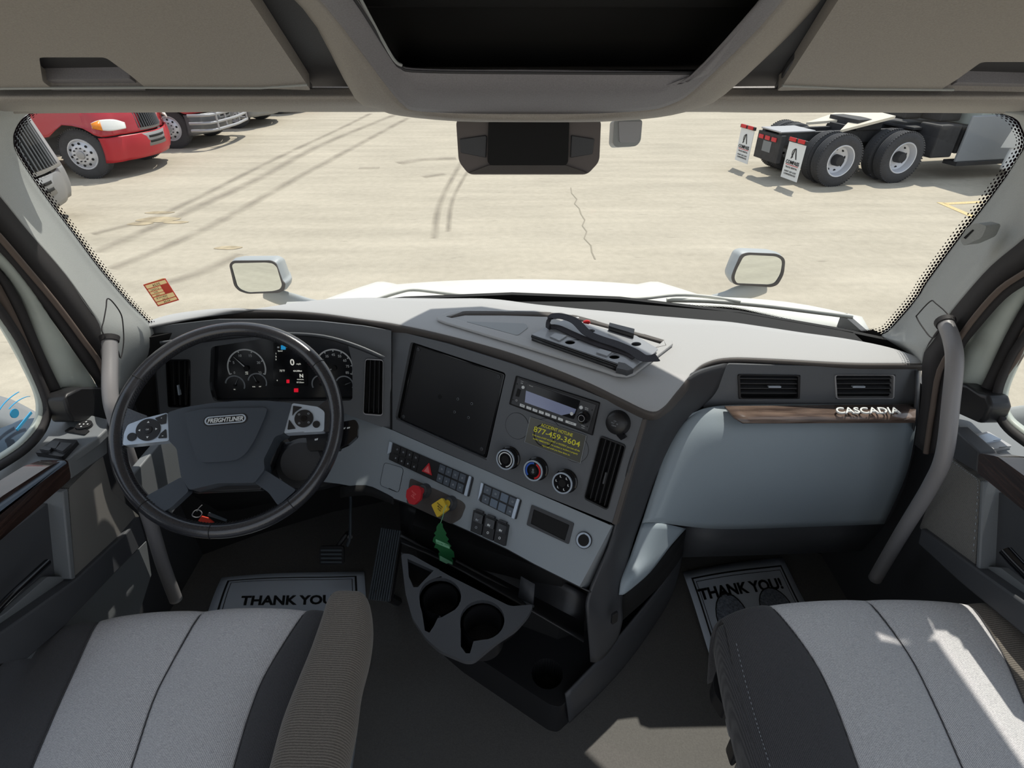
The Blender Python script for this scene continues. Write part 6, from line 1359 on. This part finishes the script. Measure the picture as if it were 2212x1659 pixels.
# ================================================================== other trucks in the yard
def wheel(t, c, n, R_=.485, W_=.27, deep=False, nm='wheel', dual=False, holes=10):
    """c = centre of the outer side wall, n = outward axis"""
    n = Vector(n).normalized()
    tp = [(R_*.60, -.01), (R_*.66, .0), (R_*.80, .004), (R_*.92, -.012), (R_*.985, -.035), (R_*1.0, -.06)]
    for g in range(4):
        x = -.06-(W_-.12)*(g+.2)/4; tp += [(R_, x), (R_*.985, x-.003), (R_*.985, x-.012), (R_, x-.015)]
    tp += [(R_, -W_+.06), (R_*.985, -W_+.035), (R_*.92, -W_+.012), (R_*.6, -W_+.01)]
    w = lathe(nm, c, n, tp, 'tire', t, seg=40, angle=30, caps=False)
    mb = MB()
    for k in range(60):
        a = 2*math.pi*k/60; u = n.orthogonal().normalized(); v = n.cross(u); r_ = u*math.cos(a)+v*math.sin(a); tt = v*math.cos(a)-u*math.sin(a)
        p = Vector(c)+r_*R_*.995-n*.05; q = Vector(c)+r_*R_*.97-n*.02
        mb.add([p-tt*.012, p+tt*.012, q+tt*.012, q-tt*.012, p-tt*.012+r_*.012, p+tt*.012+r_*.012, q+tt*.012+r_*.02, q-tt*.012+r_*.02], [(0, 3, 2, 1), (4, 5, 6, 7), (0, 1, 5, 4), (1, 2, 6, 5), (2, 3, 7, 6), (3, 0, 4, 7)])
    mb.build('tread_shoulder', 'tire', w)
    if deep: rp = [(R_*.62, -.012), (R_*.60, .0), (R_*.565, -.004), (R_*.55, -.05), (R_*.50, -.13), (R_*.40, -.16), (R_*.22, -.165), (0, -.165)]; hd_, hr, hs = -.163, R_*.42, .027
    else: rp = [(R_*.62, -.012), (R_*.60, .004), (R_*.57, .0), (R_*.54, -.04), (R_*.49, -.03), (R_*.40, .03), (R_*.34, .045), (R_*.2, .045), (0, .045)]; hd_, hr, hs = .022, R_*.44, .024
    r = lathe('rim', c, n, rp, 'rim', w, seg=40, angle=40, caps=False)
    F_ = Fr(c, n.cross(Vector((0, 0, 1))) * -1 if abs(n.z) < .9 else (1, 0, 0), (0, 0, 1))
    if F_.n.dot(n) < 0: F_ = Fr(c, -F_.u, F_.v)
    mb = MB()
    for k in range(holes):
        a = 2*math.pi*k/holes+.2; prism(mb, F_, circ(hr*math.cos(a), hr*math.sin(a), hs, 12), hd_-.004, hd_+(.012 if not deep else .012))
    mb.build('hand_holes', 'void', w)
    if deep: lathe('axle_hub', Vector(c), n, [(R_*.22, -.16), (R_*.21, -.05), (R_*.18, -.02), (R_*.12, -.015), (0, -.015)], 'chassis', w, seg=28)
    else:
        lathe('axle_hub', Vector(c), n, [(R_*.17, .04), (R_*.16, .075), (R_*.10, .085), (0, .085)], 'metal', w, seg=24)
        mb = MB()
        for k in range(10): a = 2*math.pi*k/10; lathe_mb(mb, F_.at(R_*.27*math.cos(a), R_*.27*math.sin(a), .045), n, [(.014, 0), (.013, .03), (0, .032)], 8)
        mb.build('lug_nuts', 'chassis', w)
    return w

# tractor seen from behind on the right
Ga = PZ(1800, 404, 0); Gb = PZ(1932, 396, 0); hx = (Gb-Ga).normalized(); sN = Vector((hx.y, -hx.x, 0))   # toward us
t_t = thing('tractor_unit', 'bobtail tractor with twin rear axles and white mud flaps parked on the right', 'truck', Ga)
up = Vector((0, 0, 1))
def TP(l, s, z): return Ga + hx*l - sN*(-s) + up*z if False else Ga + hx*l + sN*s + up*z
def tbox(nm, l0, l1, s0, s1, z0, z1, m_, bevel=.01):
    mb = MB(); v = [TP(l, s, z) for z in (z0, z1) for l, s in ((l0, s0), (l1, s0), (l1, s1), (l0, s1))]
    fs = [(0, 3, 2, 1), (4, 5, 6, 7), (0, 1, 5, 4), (1, 2, 6, 5), (2, 3, 7, 6), (3, 0, 4, 7)]
    cc = sum(v, Vector())/8; n = (v[1]-v[0]).cross(v[3]-v[0])
    if n.z < 0: fs = [tuple(reversed(f)) for f in fs]
    mb.add(v, fs); return mb.build(nm, m_, t_t, bevel=bevel)
ax2 = (Gb-Ga).length
for l in (0, ax2):
    wheel(t_t, TP(l, .0, .485), sN, deep=True, holes=8); wheel(t_t, TP(l, -.33, .485), sN, deep=True, holes=8)
    wheel(t_t, TP(l, -2.02, .485), -sN, deep=True, holes=8); wheel(t_t, TP(l, -1.69, .485), -sN, deep=True, holes=8)
    tbox('axle_beam', l-.09, l+.09, -1.8, -.4, .42, .62, 'chassis', .03)
for s in (-.75, -1.3): tbox('frame_rail', -.95, 5.2, s-.05, s+.05, .68, .92, 'chassis')
tbox('rear_crossmember', -.98, -.88, -1.42, -.62, .36, .88, 'chassis'); tbox('deck_plate', 1.9, 4.6, -1.7, -.45, .92, .97, 'chassis')
tbox('tow_plate', -.985, -.975, -1.18, -.9, .52, .72, 'door', .0)
tbox('suspension_box', -.5, 2.0, -1.35, -.8, .55, .80, 'chassis')
tbox('taper_ramp', -.98, -.2, -1.36, -.68, .92, .95, 'metal'); tbox('cross_brace', .6, .8, -1.4, -.75, .7, 1.0, 'chassis')
# fifth wheel
mb = MB(); q = [TP(.25, -.55, 1.08), TP(1.35, -.45, 1.32), TP(1.5, -1.1, 1.32), TP(1.35, -1.75, 1.32), TP(.25, -1.6, 1.08), TP(.9, -1.08, 1.2)]
q = [p-up*.12 for p in q]; mb.add(q+[p-up*.05 for p in q], [(0, 1, 2, 5), (5, 2, 3, 4), (6, 11, 8, 7), (11, 10, 9, 8), (0, 6, 7, 1), (1, 7, 8, 2), (2, 8, 9, 3), (3, 9, 10, 4), (4, 10, 11, 5), (5, 11, 6, 0)]); mb.build('fifth_wheel', 'stainless', t_t)
tbox('fifth_wheel_mount', .7, 1.3, -1.5, -.65, .92, 1.12, 'chassis')
# light bar, flaps
for s0, s1, nm in ((-.42, .12, 'near'), (-2.12, -1.58, 'far')):
    tbox('flap_hanger', -.98, -.93, s0, s1, .83, .90, 'chassis')
    for k in range(2): tbox('tail_lamp', -.995, -.975, s0+.04+k*.26, s0+.24+k*.26, .84, .91, 'red')
    w = tbox('mud_flap', -.96, -.95, s0+.02, s1-.02, .16, .82, 'white', .0)
    Ff = Fr(TP(-.965, (s0+s1)/2, .49), sN, (0, 0, 1))
    if Ff.n.dot(-hx) < 0: Ff = Fr(Ff.O, -Ff.u, Ff.v)
    mb = MB(); text_mb(mb, Ff, 'COMPASS', 0, -.02, w=.40, h=0, th=.003, bold=.02)
    for b_, m_, s_ in ((-.115, .0, 'TRUCK RENTAL'), (-.19, 0, "DON'T GET LOST"), (-.24, 0, 'COMPASSTRUCKS')):
        text_mb(mb, Ff, s_, 0, b_, w=.36, hgt=.03, h=0, th=.003)
    for sgn in (-1, 1): prism(mb, Ff, [(sgn*.0, .24), (sgn*.02, .24), (sgn*.085, .05), (sgn*.06, .05), (sgn*.03, .13)][::(1 if sgn < 0 else -1)], 0, .003)
    arc = circ(0, .15, .085, 16, a0=math.radians(100), a1=math.radians(250)); arc2 = circ(0, .15, .072, 16, a0=math.radians(100), a1=math.radians(250)); prism(mb, Ff, arc+arc2[::-1], 0, .003)
    mb.build('flap_lettering', 'blackprint', w); mb = MB(); prism(mb, Ff, [(-.19, -.075), (.19, -.075), (.19, -.065), (-.19, -.065)], 0, .003); mb.build('flap_red_line', 'knobred', w)
for k in range(3): tbox('center_lamp', -1.0, -.98, -1.36+k*.22, -1.2+k*.22, .74, .82, 'knobred')
# tank, steps, fairing and cab
tbox('battery_box', 2.1, 2.6, -.55, -.02, .45, 1.06, 'chassis', .03); tbox('exhaust_unit', 2.4, 2.9, -1.2, -.4, 1.07, 1.7, 'chassis', .03); tbox('air_tank', 1.9, 2.35, -1.5, -.8, 1.07, 1.3, 'chassis', .05)
tbox('side_fairing', 2.72, 5.4, -.04, .02, .36, 1.22, 'fairing', .02); tbox('fairing_step', 2.75, 5.4, -.3, .04, .28, .36, 'chassis'); tbox('cab_back', 3.1, 5.5, -2.1, -.03, 1.28, 3.1, 'paint', .05)
tbox('cab_skirt', 3.05, 5.4, -2.1, -.1, 1.0, 1.28, 'doorframe', .02); tbox('underbody', 2.75, 5.4, -1.9, -.1, .5, 1.0, 'chassis', .02); tbox('filler_cap', 4.0, 4.2, .01, .06, 1.0, 1.2, 'chassis', .02)
# white nose of another vehicle at the right edge
Gn = PZ(2212, 415, 0)
t = thing('parked_white_truck', 'corner of a white truck at the right edge of the windshield', 'truck', Gn)
rows = []
for z, k in ((.35, 0), (.7, .02), (1.1, .10), (1.4, .30), (1.55, .7)):
    rows.append([Gn+Vector((x-.35+k, y+k*.2-.2, z)) for x, y in ((.9, -.9), (.3, -.75), (.05, -.3), (0, .2), (0, .6))])
surf('nose_shell', rows, 'paint', t, nu=4, nv=4, solid=.03, angle=180); mb = MB(); box_mb(mb, tuple(Gn+Vector((.1, -.6, .35))), tuple(Gn+Vector((1.2, .5, 1.4)))); mb.build('nose_core', 'paint', t)
plate('nose_lamp', Fr(Gn+Vector((-.33, .3, .9)), (0, -1, 0), (0, 0, 1)), [(-.3, -.2), (.3, -.1), (.2, .25), (-.2, .2)], 0, .02, 'lens', t)

# conventional noses parked on the left, all facing +x
def nose(lab, yc, xf, body, bump, grillm, hw=1.2, guard=False, lamps=True, groupn=None, chromegrille=False, gw=1.0):
    t = thing('parked_truck', lab, 'truck', (xf-2, yc, 0))
    def plan(inset=0.0, L=2.9, round_=.45):
        pts = []
        for x in (L, L*.8, L*.62, L*.5, L*.38, L*.25): pts.append((xf-x, yc-hw+inset))
        for k in range(6): a = math.radians(-90+k*17); pts.append((xf-.24-.42-inset*.6+.42*math.cos(a)+.0, yc-hw+inset+.42+.42*math.sin(a)))
        pts.append((xf-.10-inset, yc-.55+inset*.3)); pts.append((xf-inset, yc))
        m_ = [(x, 2*yc-y) for x, y in pts[:-1]][::-1]
        return pts+m_
    xw = xf-.98
    def zarch(x, z0): d = abs(x-xw); return max(z0, .51+math.sqrt(max(0, .57**2-d*d))) if d < .57 else z0
    P0, P1, P2, P3, P4 = plan(0), plan(.02), plan(.07), plan(.22), plan(.5)
    zf = lambda p: 1-.5*max(0, min(1, (xf-.3-p[0])/1.5))
    rows = [[Vector((x, y, zarch(x, .82))) for x, y in P0], [Vector((x, y, max(1.0, zarch(x, .9)+.02))) for x, y in P1], [Vector((x, y, 1.22)) for x, y in P2], [Vector((x-.1, y, 1.5+.10*(xf-x)/2.9)) for x, y in P3], [Vector((x-.45, y, 1.66+.2*(xf-x)/2.9)) for x, y in P4], [Vector((x-.6, yc+(y-yc)*.2, 1.74+.24*(xf-x)/2.9)) for x, y in P4]]
    surf('hood_shell', rows, body, t, nu=2, nv=3, solid=.02, angle=180, eye=Vector((xf+3, yc-5, 2)))
    # bumper
    bp = [(x+.04, y) for x, y in plan(-.01) if x > xf-.50]
    bp = [(xf-.50, bp[0][1])]+bp+[(xf-.50, bp[-1][1])]
    low = [(x-.05, yc+(y-yc)*.98) for x, y in bp]
    surf('front_bumper', [[Vector((x, y, .32+.0*x)) for x, y in low], [Vector((x, y, .50)) for x, y in bp], [Vector((x, y, .72)) for x, y in bp], [Vector((x-.02, y, .80)) for x, y in bp]], bump, t, nu=2, nv=2, solid=.03, angle=180, eye=Vector((xf+3, yc-5, 2)))
    surf('bumper_grille', [[Vector((xf+.06-.18*(v/1)**2, yc+v*.62, z)) for v in (-1, -.5, 0, .5, 1)] for z in (.52, .78)], 'greypl', t, nu=3, nv=1, solid=.02, eye=Vector((xf+3, yc-5, 2)))
    for z in (.58, .68): surf('bumper_slot', [[Vector((xf+.068-.18*v*v, yc+v*.56, z+dz)) for v in (-1, -.5, 0, .5, 1)] for dz in (0, .045)], 'void', t, nu=3, nv=1, solid=.006, eye=Vector((xf+3, yc-5, 2)))
    # grille
    gx = lambda v, z: xf+.02-.16*v*v-.18*(z-.85)
    surf('grille_surround', [[Vector((gx(v, z), yc+v*.56*gw*(1-.12*(z-.85)), z)) for v in (-1, -.5, 0, .5, 1)] for z in (.84, 1.1, 1.35, 1.62)], 'metal' if chromegrille else 'greypl', t, nu=3, nv=2, solid=.03, eye=Vector((xf+3, yc-5, 2)))
    surf('grille_opening', [[Vector((gx(v, z)+.018, yc+v*.50*gw*(1-.12*(z-.85)), z)) for v in (-1, -.5, 0, .5, 1)] for z in (.89, 1.1, 1.35, 1.57)], 'void', t, nu=3, nv=2, solid=.012, eye=Vector((xf+3, yc-5, 2)))
    mb = MB()
    for k in range(17):
        v = -1+2*(k+.5)/17; strip3(mb, [Vector((gx(v, z)+.034, yc+v*.49*gw*(1-.12*(z-.85)), z)) for z in (.89, 1.1, 1.35, 1.57)], .011)
    mb.build('grille_slats', grillm, t)
    if lamps:
        for s in (-1, 1):
            A_ = [(-.72, .62), (-.5, .95), (-.22, 1.10), (-.10, 1.0)]
            top_ = [Vector((xf-.56, yc+s*(hw-.06), 1.08)), Vector((xf-.42, yc+s*(hw-.14), 1.13)), Vector((xf-.24, yc+s*(hw-.32), 1.12)), Vector((xf-.15, yc+s*(hw-.50), 1.04))]
            bot_ = [Vector((xf-.52, yc+s*(hw-.0), 1.00)), Vector((xf-.38, yc+s*(hw-.07), .95)), Vector((xf-.24, yc+s*(hw-.18), .93)), Vector((xf-.11, yc+s*(hw-.42), .94))]
            n_out = Vector((.03, s*.03, 0)); surf('headlamp', [[p+n_out for p in top_], [p+n_out*1.3 for p in [lerp(a, b, .5) for a, b in zip(top_, bot_)]], [p+n_out for p in bot_]], 'lens', t, nu=4, nv=3, solid=.02, angle=180, eye=Vector((xf+3, yc+s*5, 2)))
            surf('turn_lamp', [[p+n_out*1.5 for p in top_[:2]], [p+n_out*1.6 for p in bot_[:2]]], 'amber', t, nu=2, nv=1, solid=.012, eye=Vector((xf+3, yc+s*5, 2)))
    if guard:
        for z in (.45, .62, .8): tube('guard_tube', [Vector((xf-.35, yc-1.25, z)), Vector((xf+.12, yc-1.1, z)), Vector((xf+.25, yc-.4, z)), Vector((xf+.28, yc, z)), Vector((xf+.25, yc+.4, z)), Vector((xf+.12, yc+1.1, z)), Vector((xf-.35, yc+1.25, z))], .035, 'metal', t, n=4, seg=10)
        for s in (-.9, -.4, .4, .9): tube('guard_upright', [Vector((xf+.2, yc+s, .42)), Vector((xf+.2, yc+s, 1.2))], .03, 'metal', t, n=1, seg=8)
    for s in (-1, 1): wheel(t, Vector((xw, yc+s*(hw-.10), .485)), (0, s, 0))
    mb = MB(); box_mb(mb, (xf-4.6, yc-.95, .45), (xf-.5, yc+.95, 1.15)); mb.build('engine_bay', 'chassis', t); mb = MB(); box_mb(mb, (xf-5.6, yc-1.2, .9), (xf-2.75, yc+1.2, 3.2)); mb.build('cab_body', body, t, bevel=.1, bseg=3)
    return t
nose('white truck with dark slatted grille and grey bumper at the left windshield edge', 8.6, -7.12, 'paint', 'greypl', 'grille', chromegrille=True, lamps=False, gw=1.5)
nose('red truck with grey grille, nearest red one in the row', 13.25, -7.85, 'redpaint', 'redbump', 'grille')
nose('red truck with tubular chrome bumper guard, second red one in the row', 16.6, -7.8, 'redpaint', 'grille', 'metal', guard=True, chromegrille=True)
nose('grey truck behind the two red ones in the row', 19.9, -7.6, 'greypl', 'greypl', 'grille')
nose('farthest red truck, only its bumper showing under the header', 23.2, -7.5, 'redpaint', 'redbump', 'grille')

# fenders of this truck seen through the side windows
t = thing('side_fairing_panel', 'blue-grey side panel of this truck seen low through the driver window', 'side panel', PX(20, 930, -1.5))
surf('panel_skin', [[PX(-120, 840, -1.5), PX(0, 855, -1.5), PX(60, 880, -1.5), PX(120, 915, -1.5)], [PX(-120, 880, -1.42), PX(0, 900, -1.42), PX(60, 920, -1.42), PX(120, 950, -1.42)], [PX(-120, 960, -1.41), PX(0, 930, -1.41), PX(60, 935, -1.41), PX(120, 960, -1.41)]], 'fairing', t, nu=3, nv=3, solid=.02, angle=180)
surf('lower_skin', [[PX(-120, 960, -1.41), PX(0, 925, -1.41), PX(60, 905, -1.41), PX(120, 900, -1.41)], [PX(-120, 1150, -1.38), PX(0, 1150, -1.38), PX(60, 1150, -1.38), PX(120, 1150, -1.38)]], 'bluedark', t, nu=3, nv=3, solid=.02, angle=180)
Fx = Fr(PX(30, 900, -1.385), (.0, 1, .0), (0, 0, 1)); mb = MB(); a, b = Fx.px(30, 893)
prism(mb, Fx, circ(a, b, .013, 20), .0, .003)
def swoosh(ra, rb, s0, e0, w, dx=0, dy=0):
    A_ = circ(a+dx, b+dy, ra, 20, rb, math.radians(s0), math.radians(e0)); B_ = circ(a+dx, b+dy, ra-w, 20, rb-w, math.radians(s0), math.radians(e0)); prism(mb, Fx, A_+B_[::-1], 0, .003)
swoosh(.07, .03, 70, 165, .0016, .02, .015); swoosh(.055, .024, 30, 120, .0016, .02, .0)
prism(mb, Fx, [(a-.02, b-.040), (a+.045, b-.026), (a+.046, b-.033), (a-.019, b-.047)], 0, .003)
mb.build('blue_graphic', 'litblueprint', t)
t = thing('side_fairing_panel', 'grey side panel of this truck seen low through the passenger window', 'side panel', PX(2230, 930, 1.5))
surf('panel_skin', [[PX(2120, 900, 1.5), PX(2180, 880, 1.5), PX(2260, 872, 1.5), PX(2400, 870, 1.5)], [PX(2120, 930, 1.44), PX(2180, 910, 1.44), PX(2260, 900, 1.44), PX(2400, 895, 1.44)], [PX(2120, 1100, 1.42), PX(2180, 1100, 1.42), PX(2260, 1100, 1.42), PX(2400, 1100, 1.42)]], 'greymet', t, nu=3, nv=3, solid=.02, angle=180)
